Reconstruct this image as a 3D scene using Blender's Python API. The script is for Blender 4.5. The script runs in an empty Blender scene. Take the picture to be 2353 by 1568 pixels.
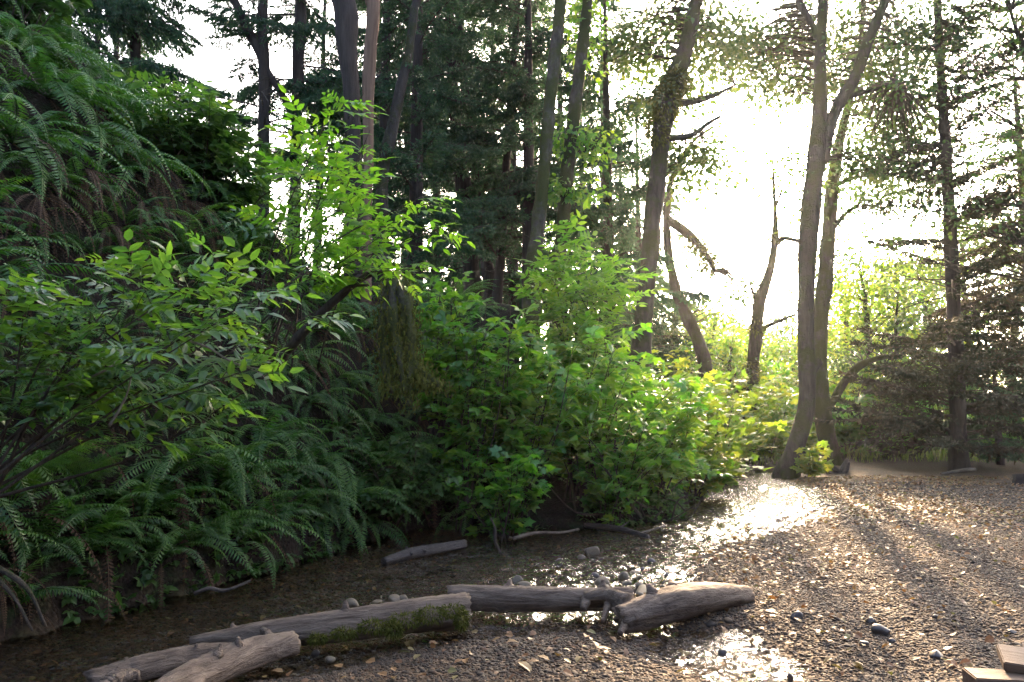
import bpy, math, random
import numpy as np
from mathutils import Vector, Matrix

# ------------------------------------------------------------------ camera, sky, sun, exposure
SC = bpy.context.scene
COL = SC.collection
R = math.radians
CAM = np.array([0.0, 0.0, 1.5])
FPX = 1680.0                       # focal length in units of a 2353 px wide picture
PITCH = math.atan((965 - 784) / FPX)
cd = bpy.data.cameras.new('camera'); cam = bpy.data.objects.new('camera', cd); COL.objects.link(cam)
cam.location = CAM; cam.rotation_euler = (R(90) + PITCH, 0, 0)
cd.sensor_width = 36; cd.lens = 36 * FPX / 2353; cd.clip_end = 3000; cd.clip_start = 0.05
SC.camera = cam

SUN_AZ, SUN_EL = R(18.5), R(17.5)   # azimuth to the right of the view axis
w = bpy.data.worlds.new('World'); SC.world = w; w.use_nodes = True
nt = w.node_tree; nt.nodes.clear()
sky = nt.nodes.new('ShaderNodeTexSky'); sky.sky_type = 'NISHITA'; sky.sun_disc = False
sky.sun_elevation = SUN_EL; sky.sun_rotation = SUN_AZ
sky.air_density = 0.6; sky.dust_density = 8.0; sky.ozone_density = 0.6
bg = nt.nodes.new('ShaderNodeBackground'); bg.inputs['Strength'].default_value = 0.15
wo = nt.nodes.new('ShaderNodeOutputWorld')
nt.links.new(sky.outputs[0], bg.inputs[0]); nt.links.new(bg.outputs[0], wo.inputs[0])
sd = bpy.data.lights.new('sun', 'SUN'); sd.energy = 2.2; sd.angle = R(1.2); sd.color = (1.0, 0.66, 0.37)
sun = bpy.data.objects.new('sun', sd); COL.objects.link(sun)
sdir = Vector((math.sin(SUN_AZ) * math.cos(SUN_EL), math.cos(SUN_AZ) * math.cos(SUN_EL), math.sin(SUN_EL)))
sun.rotation_euler = sdir.to_track_quat('Z', 'Y').to_euler(); sun.location = (0, 0, 60)
SC.view_settings.view_transform = 'Standard'; SC.view_settings.look = 'None'
SC.view_settings.exposure = 3.6; SC.view_settings.gamma = 1.0
cy = SC.cycles
cy.max_bounces = 6; cy.diffuse_bounces = 3; cy.glossy_bounces = 3; cy.transmission_bounces = 4
cy.volume_bounces = 0; cy.transparent_max_bounces = 8
cy.caustics_reflective = False; cy.caustics_refractive = False
cy.use_adaptive_sampling = True; cy.adaptive_threshold = .02; cy.use_denoising = True; cy.sample_clamp_indirect = 6.0
HAZE = 0.00027

rng = np.random.default_rng(11)
random.seed(5)

# ------------------------------------------------------------------ helpers
def px(u, v, D):
    """world point seen at picture point (u, v) (2353 x 1568 frame) at world depth y = D"""
    c, s = math.cos(PITCH), math.sin(PITCH)
    a = (u - 1176.5) / FPX; b = -(v - 784) / FPX
    d = np.array([a, c - b * s, s + b * c])
    return CAM + d * (D / d[1])

def G(u, v, z=0.0):
    c, s = math.cos(PITCH), math.sin(PITCH)
    a = (u - 1176.5) / FPX; b = -(v - 784) / FPX
    d = np.array([a, c - b * s, s + b * c])
    return CAM + d * ((z - CAM[2]) / d[2])

def mesh(name, V, F, mats, smooth=False, tint=None, mi=None):
    me = bpy.data.meshes.new(name)
    V = np.asarray(V, np.float32).reshape(-1, 3)
    F = [np.asarray(f, np.int32) for f in F if len(f)]
    idx = np.concatenate([f.ravel() for f in F]); tot = np.concatenate([np.full(len(f), f.shape[1], np.int32) for f in F])
    start = np.concatenate([[0], np.cumsum(tot)[:-1]]).astype(np.int32)
    me.vertices.add(len(V)); me.vertices.foreach_set('co', V.ravel())
    me.loops.add(len(idx)); me.loops.foreach_set('vertex_index', idx)
    me.polygons.add(len(tot)); me.polygons.foreach_set('loop_start', start)
    if mi is not None: me.polygons.foreach_set('material_index', np.asarray(mi, np.int32))
    me.update(calc_edges=True)
    me.polygons.foreach_set('use_smooth', np.full(len(tot), bool(smooth)))
    for m in (mats if isinstance(mats, (list, tuple)) else [mats]): me.materials.append(m)
    if tint is not None:
        a = me.attributes.new('tint', 'FLOAT', 'POINT'); a.data.foreach_set('value', np.asarray(tint, np.float32))
    return me

def tag(o, label=None, cat=None, group=None, kind=None):
    if label: o['label'] = label
    if cat: o['category'] = cat
    if group: o['group'] = group
    if kind: o['kind'] = kind
    return o

def link(name, data, parent=None, loc=None, mat=None):
    o = bpy.data.objects.new(name, data); COL.objects.link(o)
    if parent is not None: o.parent = parent
    if mat is not None: o.matrix_basis = mat
    elif loc is not None: o.location = loc
    return o

def thing(name, label, cat, loc, group=None):
    return tag(link(name, None, loc=tuple(loc)), label, cat, group)

class MB:
    """collects vertices and faces for one mesh"""
    def __init__(s): s.V = []; s.F3 = []; s.F4 = []; s.T = []; s.m3 = []; s.m4 = []; s.n = 0
    def add(s, V, F, tint=0.5, m=0):
        V = np.asarray(V, float).reshape(-1, 3)
        for f in F:
            f = np.asarray(f, int)
            if not len(f): continue
            (s.F3 if f.shape[1] == 3 else s.F4).append(f + s.n)
            (s.m3 if f.shape[1] == 3 else s.m4).append(np.full(len(f), m))
        s.V.append(V); s.T.append(np.full(len(V), tint) if np.isscalar(tint) else tint); s.n += len(V)
    def mesh(s, name, mats, smooth=False, origin=None):
        V = np.concatenate(s.V)
        if origin is not None: V = V - np.asarray(origin)
        F = []; mi = []
        if s.F3: F.append(np.concatenate(s.F3)); mi.append(np.concatenate(s.m3))
        if s.F4: F.append(np.concatenate(s.F4)); mi.append(np.concatenate(s.m4))
        return mesh(name, V, F, mats, smooth, np.concatenate(s.T), np.concatenate(mi))

def unit(v): v = np.asarray(v, float); return v / (math.sqrt(float(v @ v)) + 1e-9)
def cross(a, b): return np.array([a[1] * b[2] - a[2] * b[1], a[2] * b[0] - a[0] * b[2], a[0] * b[1] - a[1] * b[0]])

def catmull(P, n):
    P = np.asarray(P, float)
    if len(P) == 2: t = np.linspace(0, 1, n)[:, None]; return P[0] * (1 - t) + P[1] * t
    Q = np.vstack([2 * P[0] - P[1], P, 2 * P[-1] - P[-2]])
    seg = len(P) - 1; out = []
    for k in range(n):
        x = k / (n - 1) * seg; i = min(int(x), seg - 1); t = x - i
        a, b, c, d = Q[i], Q[i + 1], Q[i + 2], Q[i + 3]
        out.append(0.5 * (2 * b + (c - a) * t + (2 * a - 5 * b + 4 * c - d) * t * t + (3 * b - a - 3 * c + d) * t ** 3))
    return np.array(out)

def tube(P, rad, seg=8, lump=0.0, freq=3.0, seed=0, flat=1.0, caps=True, ridge=0.0):
    P = np.asarray(P, float); n = len(P); rad = np.broadcast_to(rad, (n,))
    T = np.gradient(P, axis=0); T /= np.linalg.norm(T, axis=1)[:, None] + 1e-9
    up = np.array([0, 0, 1.0]) if abs(T[0][2]) < 0.9 else np.array([0, 1.0, 0])
    N = unit(cross(up, T[0])); V = []
    a = np.arange(seg) / seg * 2 * np.pi
    r2 = np.random.default_rng(seed); ph = r2.uniform(0, 6.28, 6); rid = r2.normal(0, 1, seg)
    L = np.concatenate([[0], np.cumsum(np.linalg.norm(np.diff(P, axis=0), axis=1))])
    for i in range(n):
        N = unit(N - T[i] * np.dot(N, T[i])); B = cross(T[i], N)
        l = L[i] * freq
        k = 1 + lump * (np.sin(2 * a + ph[0] + .7 * l) * .5 + np.sin(3 * a - l * 1.3 + ph[1]) * .4 + np.sin(5 * a + 2.1 * l + ph[2]) * .3 + np.sin(1.7 * l + ph[3]) * .5)
        if ridge: k = k * (1 + ridge * rid + ridge * .35 * r2.normal(0, 1, seg))
        V.append(P[i] + rad[i] * k[:, None] * (np.cos(a)[:, None] * N + flat * np.sin(a)[:, None] * B))
    V = np.concatenate(V)
    q = []
    for i in range(n - 1):
        j = np.arange(seg); q.append(np.stack([i * seg + j, i * seg + (j + 1) % seg, (i + 1) * seg + (j + 1) % seg, (i + 1) * seg + j], 1))
    F = [np.concatenate(q)]
    if caps:
        V = np.vstack([V, P[0], P[-1]]); c0 = n * seg; j = np.arange(seg)
        F.append(np.concatenate([np.stack([np.full(seg, c0), (j + 1) % seg, j], 1), np.stack([np.full(seg, c0 + 1), (n - 1) * seg + j, (n - 1) * seg + (j + 1) % seg], 1)]))
    return V, F

def snoise(x, y, f, seed, octs=4):
    r = np.random.default_rng(seed); z = 0; a = 1
    for o in range(octs):
        for k in range(3):
            t = r.uniform(0, 6.28); p = r.uniform(0, 6.28)
            z = z + a * np.sin((x * math.cos(t) + y * math.sin(t)) * f * r.uniform(.8, 1.25) + p + 1.2 * np.sin((x * math.sin(t) - y * math.cos(t)) * f * .7 + p * 2)) / 3
        f *= 2.03; a *= .5
    return z

def smooth01(x): x = np.clip(x, 0, 1); return x * x * (3 - 2 * x)

# ------------------------------------------------------------------ terrain
SHORE_L = np.array([(-9.3, -4), (-5.5, 2), (-3.8, 5.0), (-3.2, 6.3), (-2.6, 7.7), (-1.8, 9.9), (-1.15, 11.1), (-.55, 10.5), (1.1, 10.8), (2.5, 11.7), (3.3, 14), (4.3, 16.8), (5.4, 18.8), (6.3, 21), (7.2, 26), (6, 40)], float)
SHORE_R = np.array([(-7.2, -6), (-4.0, 2.6), (-2.35, 4.35), (-1.5, 4.85), (-.4, 5.5), (.6, 5.85), (1.15, 6.5), (1.55, 7.4), (2.3, 9.2), (4.0, 11.0), (5.8, 13.4), (6.8, 16.6), (7.4, 20.5), (8.2, 26), (7, 40)], float)
def sdist(x, y, PL):
    x = np.asarray(x, float); y = np.asarray(y, float)
    best = np.full(x.shape, 1e9); sg = np.ones(x.shape); nx = np.zeros(x.shape)
    for (a, b) in zip(PL[:-1], PL[1:]):
        e = b - a; t = np.clip(((x - a[0]) * e[0] + (y - a[1]) * e[1]) / (e @ e), 0, 1)
        qx = a[0] + t * e[0]; qy = a[1] + t * e[1]; d = np.hypot(x - qx, y - qy)
        s = np.sign(e[0] * (y - a[1]) - e[1] * (x - a[0])); s = np.where(s == 0, 1, s)
        m = d < best - 1e-9; best = np.where(m, d, best); sg = np.where(m, s, sg); nx = np.where(m, qx, nx)
    return best * sg, nx
WATER = -0.05
def terrain(x, y):
    x = np.asarray(x, float); y = np.asarray(y, float)
    dl, nx = sdist(x, y, SHORE_L)          # > 0 on the bank
    dr, _ = sdist(x, y, SHORE_R); dr = -dr  # > 0 on the gravel
    f = smooth01((nx + 2.4) / 1.6); fk = smooth01((nx + 1.5) / 1.7)
    k = 2.1 * (1 - fk) + 0.42 * fk; H = 8.3 * (1 - f) + (3.6 - 2.6 * smooth01((nx - 2.5) / 4)) * f
    rough = snoise(x, y, 1.3, 3, 3)
    bank = H * np.tanh(k * np.maximum(dl, 0) / H) + np.clip(dl, 0, 1) * .28 * rough + .02 + .12 * smooth01(dl / .06)
    stream = WATER - .03 - .17 * smooth01(np.minimum(-dl, -dr) / 1.1) * (1 - .55 * smooth01((x - .6) / 1.6)) + .02 * snoise(x, y, 3.0, 9, 3)
    g = WATER - .02 + .085 * smooth01(dr / .7) + .006 * np.clip(dr, 0, 12) + .022 * snoise(x, y, 1.0, 21, 3) * smooth01(dr / 1.5)
    # shallow wet hollows on the gravel
    for (u, v, rx, ry, dep) in ((1665, 1490, .62, .55, .12), (1560, 1448, .42, .25, .10), (700, 1500, .35, .3, .05), (2280, 1470, .5, .2, .03), (1850, 1560, .9, .3, .035)):
        c = G(u, v); e = ((x - c[0]) / rx) ** 2 + ((y - c[1]) / ry) ** 2
        g = g - dep * np.exp(-e)
    g = g + .25 * smooth01((y - 19) / 14) * smooth01((x - 4) / 6) + .05 * smooth01((y - 24) / 10) * snoise(x, y, .3, 5, 2)
    z = np.where(dl > 0, bank, np.where(dr > 0, g, stream))
    # unseen rise added behind and right of the viewpoint to darken the left bank
    shade_wall = np.maximum(6.5 * smooth01((-y - 2.2 - .5 * snoise(x, y, .5, 31, 2)) / 4.5), 7 * smooth01((x - 13.5) / 5) * smooth01((13 - y) / 5))
    z = np.maximum(z, shade_wall * (1 + .06 * rough) + np.minimum(z, 0))
    return z
_ax = np.arange(-40, 60.01, .1); _ay = np.arange(-10, 75.01, .1)
_TG = terrain(*np.meshgrid(_ax, _ay))
def tz(x, y):
    fx = min(max((x + 40) / .1, 0), len(_ax) - 1.001); fy = min(max((y + 10) / .1, 0), len(_ay) - 1.001)
    i, j = int(fx), int(fy); a, b = fx - i, fy - j
    return float((_TG[j, i] * (1 - a) + _TG[j, i + 1] * a) * (1 - b) + (_TG[j + 1, i] * (1 - a) + _TG[j + 1, i + 1] * a) * b)
def outward(x, y):
    e = .25
    gx = tz(x + e, y) - tz(x - e, y); gy = tz(x, y + e) - tz(x, y - e)
    return unit(np.array([-gx, -gy])), math.hypot(gx, gy) / (2 * e)

# ------------------------------------------------------------------ materials
def newmat(name):
    m = bpy.data.materials.new(name); m.use_nodes = True; n = m.node_tree.nodes; n.clear()
    out = n.new('ShaderNodeOutputMaterial'); return m, n, m.node_tree.links, out
def ramp(n, cols):
    r = n.new('ShaderNodeValToRGB'); e = r.color_ramp.elements
    while len(e) < len(cols): e.new(0.5)
    for i, (p, c) in enumerate(cols): e[i].position = p; e[i].color = (*c, 1)
    return r
def noise(n, l, vec, scale, detail=4, rough=.55, dist=0.0):
    t = n.new('ShaderNodeTexNoise'); t.inputs['Scale'].default_value = scale; t.inputs['Detail'].default_value = detail
    t.inputs['Roughness'].default_value = rough; t.inputs['Distortion'].default_value = dist
    if vec is not None: l.new(vec, t.inputs['Vector'])
    return t
def mapping(n, l, src, scale=(1, 1, 1), loc=(0, 0, 0), rot=(0, 0, 0)):
    m = n.new('ShaderNodeMapping'); m.inputs['Scale'].default_value = scale; m.inputs['Location'].default_value = loc; m.inputs['Rotation'].default_value = rot
    l.new(src, m.inputs['Vector']); return m.outputs[0]
def math_(n, l, op, a, b=None, clamp=False):
    m = n.new('ShaderNodeMath'); m.operation = op; m.use_clamp = clamp
    for i, v in enumerate((a, b)):
        if v is None: continue
        if isinstance(v, (int, float)): m.inputs[i].default_value = v
        else: l.new(v, m.inputs[i])
    return m.outputs[0]
def mixc(n, l, f, a, b, mode='MIX'):
    m = n.new('ShaderNodeMix'); m.data_type = 'RGBA'; m.blend_type = mode
    if isinstance(f, (int, float)): m.inputs[0].default_value = f
    else: l.new(f, m.inputs[0])
    for i, v in ((6, a), (7, b)):
        if isinstance(v, tuple): m.inputs[i].default_value = (*v, 1)
        else: l.new(v, m.inputs[i])
    return m.outputs[2]
def bump(n, l, h, strength=.5, dist=.02, normal=None):
    b = n.new('ShaderNodeBump'); b.inputs['Strength'].default_value = strength; b.inputs['Distance'].default_value = dist
    l.new(h, b.inputs['Height'])
    if normal is not None: l.new(normal, b.inputs['Normal'])
    return b.outputs[0]
def principled(n, l, col, rough=.8, spec=.3, normal=None):
    p = n.new('ShaderNodeBsdfPrincipled')
    if isinstance(col, tuple): p.inputs['Base Color'].default_value = (*col, 1)
    else: l.new(col, p.inputs['Base Color'])
    if isinstance(rough, (int, float)): p.inputs['Roughness'].default_value = rough
    else: l.new(rough, p.inputs['Roughness'])
    p.inputs['Specular IOR Level'].default_value = spec
    if normal is not None: l.new(normal, p.inputs['Normal'])
    return p

def mat_leaf(name, cols, trans, tf=.45, rough=.45, spec=.4, orand=.35):
    m, n, l, out = newmat(name)
    a = n.new('ShaderNodeAttribute'); a.attribute_name = 'tint'
    oi = n.new('ShaderNodeObjectInfo')
    f = math_(n, l, 'ADD', a.outputs['Fac'], math_(n, l, 'MULTIPLY', math_(n, l, 'SUBTRACT', oi.outputs['Random'], .5), orand), True)
    r1 = ramp(n, [(i / (len(cols) - 1), c) for i, c in enumerate(cols)]); l.new(f, r1.inputs[0])
    r2 = ramp(n, [(i / (len(trans) - 1), c) for i, c in enumerate(trans)]); l.new(f, r2.inputs[0])
    p = principled(n, l, r1.outputs[0], rough, spec)
    t = n.new('ShaderNodeBsdfTranslucent'); l.new(r2.outputs[0], t.inputs[0])
    mx = n.new('ShaderNodeMixShader'); mx.inputs[0].default_value = tf
    l.new(p.outputs[0], mx.inputs[1]); l.new(t.outputs[0], mx.inputs[2]); l.new(mx.outputs[0], out.inputs[0])
    return m

def mat_bark(name, c1, c2, moss=None, mossamt=.5, ridge=(14, 14, 2.2), bs=.7, rough=.9):
    m, n, l, out = newmat(name)
    tc = n.new('ShaderNodeTexCoord').outputs['Object']
    nz = noise(n, l, mapping(n, l, tc, ridge), 1.0, 6, .65, .3)
    n2 = noise(n, l, tc, 2.3, 5, .6)
    r = ramp(n, [(.28, c1), (.72, c2)]); l.new(nz.outputs[0], r.inputs[0])
    col = mixc(n, l, math_(n, l, 'MULTIPLY', n2.outputs[0], .6), r.outputs[0], tuple(x * .55 for x in c1))
    h = nz.outputs[0]
    if moss:
        n3 = noise(n, l, tc, 1.7, 6, .7); n4 = noise(n, l, tc, 45, 3, .6)
        g = n.new('ShaderNodeNewGeometry'); sx = n.new('ShaderNodeSeparateXYZ'); l.new(g.outputs['Normal'], sx.inputs[0])
        k = math_(n, l, 'ADD', n3.outputs[0], math_(n, l, 'MULTIPLY', sx.outputs[2], .12))
        mr = n.new('ShaderNodeMapRange'); mr.inputs['From Min'].default_value = .72 - .42 * mossamt; mr.inputs['From Max'].default_value = .86 - .42 * mossamt
        l.new(k, mr.inputs['Value'])
        mc = mixc(n, l, n4.outputs[0], tuple(x * .45 for x in moss), moss)
        col = mixc(n, l, mr.outputs[0], col, mc)
        h = math_(n, l, 'ADD', h, math_(n, l, 'MULTIPLY', math_(n, l, 'MULTIPLY', mr.outputs[0], n4.outputs[0]), .9))
    p = principled(n, l, col, rough, .2, bump(n, l, h, bs, .05))
    l.new(p.outputs[0], out.inputs[0]); return m

def mat_stone(name, cols, rough=.45, scale=30, spec=.35):
    m, n, l, out = newmat(name)
    oi = n.new('ShaderNodeObjectInfo'); tc = n.new('ShaderNodeTexCoord').outputs['Object']
    r = ramp(n, cols); l.new(oi.outputs['Random'], r.inputs[0])
    nz = noise(n, l, tc, scale, 5, .6)
    col = mixc(n, l, .55, r.outputs[0], ramp_out(n, l, nz.outputs[0], [(.3, (.35, .35, .35)), (.7, (1.0, 1.0, 1.0))]), 'MULTIPLY')
    p = principled(n, l, col, rough, spec, bump(n, l, nz.outputs[0], .25, .004)); l.new(p.outputs[0], out.inputs[0]); return m
def ramp_out(n, l, f, cols):
    r = ramp(n, cols); l.new(f, r.inputs[0]); return r.outputs[0]

M = {}
M['fern'] = mat_leaf('fern_green', [(.020, .058, .012), (.040, .108, .020), (.078, .152, .026)], [(.03, .12, .01), (.06, .20, .015), (.12, .28, .02)], .34, .42, .45, .7)
M['fern_lady'] = mat_leaf('lady_fern_green', [(.034, .095, .016), (.055, .14, .022), (.085, .17, .026)], [(.06, .18, .012), (.1, .25, .015), (.15, .3, .02)], .4, .5, .4)
M['dead'] = mat_leaf('dead_frond_brown', [(.032, .020, .012), (.060, .036, .021), (.10, .062, .035)], [(.05, .02, .008), (.08, .04, .015), (.1, .05, .02)], .2, .8, .2)
M['elder'] = mat_leaf('elder_leaf', [(.032, .100, .022), (.055, .145, .026), (.09, .18, .03)], [(.12, .36, .015), (.20, .48, .018), (.34, .56, .025)], .5, .38, .4)
M['elder_near'] = mat_leaf('near_leaf', [(.035, .09, .045), (.05, .12, .05), (.09, .15, .04)], [(.09, .25, .02), (.16, .36, .02), (.28, .46, .02)], .42, .30, .8)
M['berry'] = mat_leaf('thicket_leaf', [(.022, .090, .018), (.040, .135, .024), (.085, .17, .028)], [(.07, .32, .010), (.15, .45, .014), (.32, .56, .02)], .42, .36, .5)
M['yellow'] = mat_leaf('yellow_green_leaf', [(.035, .10, .02), (.07, .14, .025), (.13, .17, .03)], [(.14, .33, .02), (.26, .42, .02), (.42, .46, .03)], .5, .5, .35)
M['alder'] = mat_leaf('alder_leaf', [(.025, .062, .020), (.042, .085, .026), (.075, .11, .03)], [(.05, .11, .018), (.08, .15, .022), (.14, .18, .025)], .35, .5, .3)
M['cover'] = mat_leaf('ground_cover_leaf', [(.015, .05, .012), (.03, .08, .018), (.06, .11, .024)], [(.05, .14, .02), (.08, .2, .02), (.12, .24, .03)], .35, .45, .4)
M['needle'] = mat_leaf('spruce_needle', [(.020, .056, .032), (.033, .080, .041), (.055, .105, .042)], [(.035, .09, .035), (.055, .13, .045), (.09, .17, .05)], .35, .6, .25)
M['needle_dry'] = mat_leaf('dry_spruce_needle', [(.014, .024, .012), (.024, .034, .015), (.050, .040, .019)], [(.03, .035, .015), (.05, .045, .02), (.08, .06, .025)], .25, .7, .2)
M['litter'] = mat_leaf('fallen_leaf', [(.09, .040, .016), (.15, .070, .026), (.21, .115, .045), (.14, .12, .04)], [(.1, .05, .015), (.2, .10, .03), (.25, .16, .04), (.1, .15, .03)], .25, .5, .4, .0)
M['grass'] = mat_leaf('meadow_grass', [(.05, .10, .03), (.09, .14, .04), (.14, .17, .05)], [(.12, .24, .03), (.2, .32, .04), (.28, .36, .06)], .45, .6, .2)
M['moss'] = mat_leaf('hanging_moss', [(.045, .052, .010), (.075, .082, .014), (.12, .12, .022)], [(.05, .06, .012), (.09, .1, .02), (.13, .13, .03)], .25, .9, .1)
M['bark_alder'] = mat_bark('alder_bark', (.020, .016, .013), (.080, .066, .056), (.042, .050, .013), .62, (12, 12, 2.2), .9)
M['bark_mossy'] = mat_bark('mossy_bark', (.028, .022, .016), (.12, .105, .085), (.055, .064, .015), .8, (12, 12, 4), .9)
M['bark_dark'] = mat_bark('dark_bark', (.022, .017, .015), (.07, .055, .047), (.03, .036, .014), .22, (13, 13, 1.6))
M['bark_bare'] = mat_bark('bare_brown_wood', (.085, .05, .032), (.22, .14, .095), None, 0, (16, 16, .8), .5)
M['bark_twig'] = mat_bark('twig_bark', (.035, .026, .02), (.09, .072, .055), (.045, .05, .016), .35, (20, 20, 5))
M['twig_pale'] = mat_bark('pale_twig', (.16, .13, .11), (.33, .29, .25), None, 0, (30, 30, 8))
M['drift'] = mat_bark('driftwood', (.055, .038, .028), (.285, .215, .160), None, 0, (4, 22, 22), .9, .75)
M['drift_moss'] = mat_bark('mossy_driftwood', (.085, .060, .046), (.25, .195, .16), (.075, .085, .018), .10, (4, 22, 22), .9, .75)
M['drift_dark'] = mat_bark('wet_dark_log', (.02, .017, .016), (.085, .07, .065), None, 0, (4, 24, 24), .9, .45)
STONE_COLS = [(0, (.042, .034, .027)), (.22, (.074, .057, .043)), (.45, (.112, .080, .052)), (.62, (.056, .045, .036)), (.8, (.15, .104, .064)), (.93, (.12, .060, .030)), (1, (.21, .165, .115))]
M['pebble'] = mat_stone('river_pebble', [(p, tuple(x * .68 for x in c)) for p, c in STONE_COLS], .72, 30, .18)
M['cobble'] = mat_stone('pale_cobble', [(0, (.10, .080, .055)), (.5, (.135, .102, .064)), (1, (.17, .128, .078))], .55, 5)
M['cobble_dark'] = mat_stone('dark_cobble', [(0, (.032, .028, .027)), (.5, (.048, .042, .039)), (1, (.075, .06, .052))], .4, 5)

# ground: gravel, stream bed and dark forest soil by what lies there
def mat_ground():
    m, n, l, out = newmat('canyon_ground')
    tc = n.new('ShaderNodeTexCoord').outputs['Object']
    a1 = n.new('ShaderNodeAttribute'); a1.attribute_name = 'soil'
    v = n.new('ShaderNodeTexVoronoi'); v.inputs['Scale'].default_value = 26; v.inputs['Randomness'].default_value = 1
    wv = noise(n, l, tc, 9, 2); 
    l.new(tc, v.inputs['Vector'])
    sx = n.new('ShaderNodeSeparateColor'); l.new(v.outputs['Color'], sx.inputs[0])
    peb = ramp_out(n, l, sx.outputs[0], [(p, tuple(x * .68 for x in c)) for p, c in STONE_COLS])
    big = noise(n, l, tc, .9, 5, .65)
    lit = ramp_out(n, l, big.outputs[0], [(.40, (0, 0, 0)), (.62, (1, 1, 1))])
    peb = mixc(n, l, math_(n, l, 'MULTIPLY', lit, .45), peb, (.12, .07, .035))
    edge = math_(n, l, 'SUBTRACT', 1.0, math_(n, l, 'MULTIPLY', v.outputs['Distance'], 1.5), True)
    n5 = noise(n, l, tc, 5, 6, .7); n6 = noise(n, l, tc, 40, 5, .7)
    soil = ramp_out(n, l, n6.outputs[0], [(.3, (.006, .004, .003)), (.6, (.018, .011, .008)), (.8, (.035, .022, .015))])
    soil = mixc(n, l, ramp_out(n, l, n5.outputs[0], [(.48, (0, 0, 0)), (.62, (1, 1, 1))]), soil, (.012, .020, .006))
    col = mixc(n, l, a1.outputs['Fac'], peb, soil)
    h = math_(n, l, 'ADD', math_(n, l, 'MULTIPLY', edge, .8), math_(n, l, 'MULTIPLY', n6.outputs[0], .6))
    p = principled(n, l, col, .75, .12, bump(n, l, h, .9, .03)); l.new(p.outputs[0], out.inputs[0]); return m
M['ground'] = mat_ground()

def mat_water():
    m, n, l, out = newmat('clear_stream_water')
    tc = n.new('ShaderNodeTexCoord').outputs['Object']
    n1 = noise(n, l, mapping(n, l, tc, (2.2, 5.5, 1), rot=(0, 0, .5)), 1.0, 4, .6, .6)
    n2 = noise(n, l, mapping(n, l, tc, (9, 20, 1), rot=(0, 0, .35)), 1.0, 3, .6, .8)
    h = math_(n, l, 'ADD', n1.outputs[0], math_(n, l, 'MULTIPLY', n2.outputs[0], .42))
    nb = bump(n, l, h, 1.0, .10)
    tr = n.new('ShaderNodeBsdfTransparent'); tr.inputs[0].default_value = (.84, .76, .60, 1)
    gl = n.new('ShaderNodeBsdfGlossy'); gl.inputs['Roughness'].default_value = .03; gl.inputs[0].default_value = (1, 1, 1, 1); l.new(nb, gl.inputs['Normal'])
    fr = n.new('ShaderNodeFresnel'); fr.inputs[0].default_value = 1.33; l.new(nb, fr.inputs['Normal'])
    mx = n.new('ShaderNodeMixShader'); l.new(fr.outputs[0], mx.inputs[0]); l.new(tr.outputs[0], mx.inputs[1]); l.new(gl.outputs[0], mx.inputs[2])
    l.new(mx.outputs[0], out.inputs[0]); return m
M['water'] = mat_water()

# ------------------------------------------------------------------ ground and stream
def axis(n, half, b, c): s = np.linspace(-1, 1, n); return c + half * np.sinh(b * s) / math.sinh(b)
gx = axis(330, 420, 7.4, 0.5); gy = axis(390, 420, 7.4, 9.0)
X, Y = np.meshgrid(gx, gy); Z = terrain(X, Y)
ii = np.arange(len(gx) * len(gy)).reshape(len(gy), len(gx))
F = np.stack([ii[:-1, :-1], ii[:-1, 1:], ii[1:, 1:], ii[1:, :-1]], -1).reshape(-1, 4)
gm = mesh('ground', np.stack([X, Y, Z], -1), [F], M['ground'], True)
dl, _ = sdist(X, Y, SHORE_L); dr, _ = sdist(X, Y, SHORE_R)
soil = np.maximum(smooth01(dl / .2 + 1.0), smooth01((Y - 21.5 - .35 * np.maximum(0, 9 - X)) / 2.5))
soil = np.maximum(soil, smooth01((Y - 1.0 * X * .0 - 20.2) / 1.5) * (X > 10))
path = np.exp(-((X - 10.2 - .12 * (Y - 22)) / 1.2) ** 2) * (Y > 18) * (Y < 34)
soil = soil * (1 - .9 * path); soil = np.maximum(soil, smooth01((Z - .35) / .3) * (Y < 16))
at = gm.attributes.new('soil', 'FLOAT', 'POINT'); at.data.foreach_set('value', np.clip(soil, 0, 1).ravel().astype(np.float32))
tag(link('ground', gm), kind='structure')
wx = np.concatenate([np.linspace(-9, -5, 12)[:-1], np.linspace(-5, 5.5, 300), np.linspace(5.5, 9, 40)[1:]])
wy = np.concatenate([np.linspace(-2, 3.4, 12)[:-1], np.linspace(3.4, 14, 300), np.linspace(14, 27, 150)[1:]])
X, Y = np.meshgrid(wx, wy)
riff = .75 + .5 * smooth01((X + 1.6) / 1.6) * smooth01((Y - 5.0) / 1.5)
riff = riff * (.7 + .4 * np.tanh(2 * snoise(X, Y, .9, 61, 2)))
xr = X * .8 + Y * .6; yr = -X * .6 + Y * .8
Zw = WATER + riff * (.022 * snoise(xr * .8, yr * 1.3, 9, 2, 2) + .024 * snoise(xr, yr * 1.5, 22, 8, 2))
ii = np.arange(X.size).reshape(X.shape)
F = np.stack([ii[:-1, :-1], ii[:-1, 1:], ii[1:, 1:], ii[1:, :-1]], -1).reshape(-1, 4)
tag(link('stream', mesh('stream', np.stack([X, Y, Zw], -1), [F], M['water'], True)), kind='structure')

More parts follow.
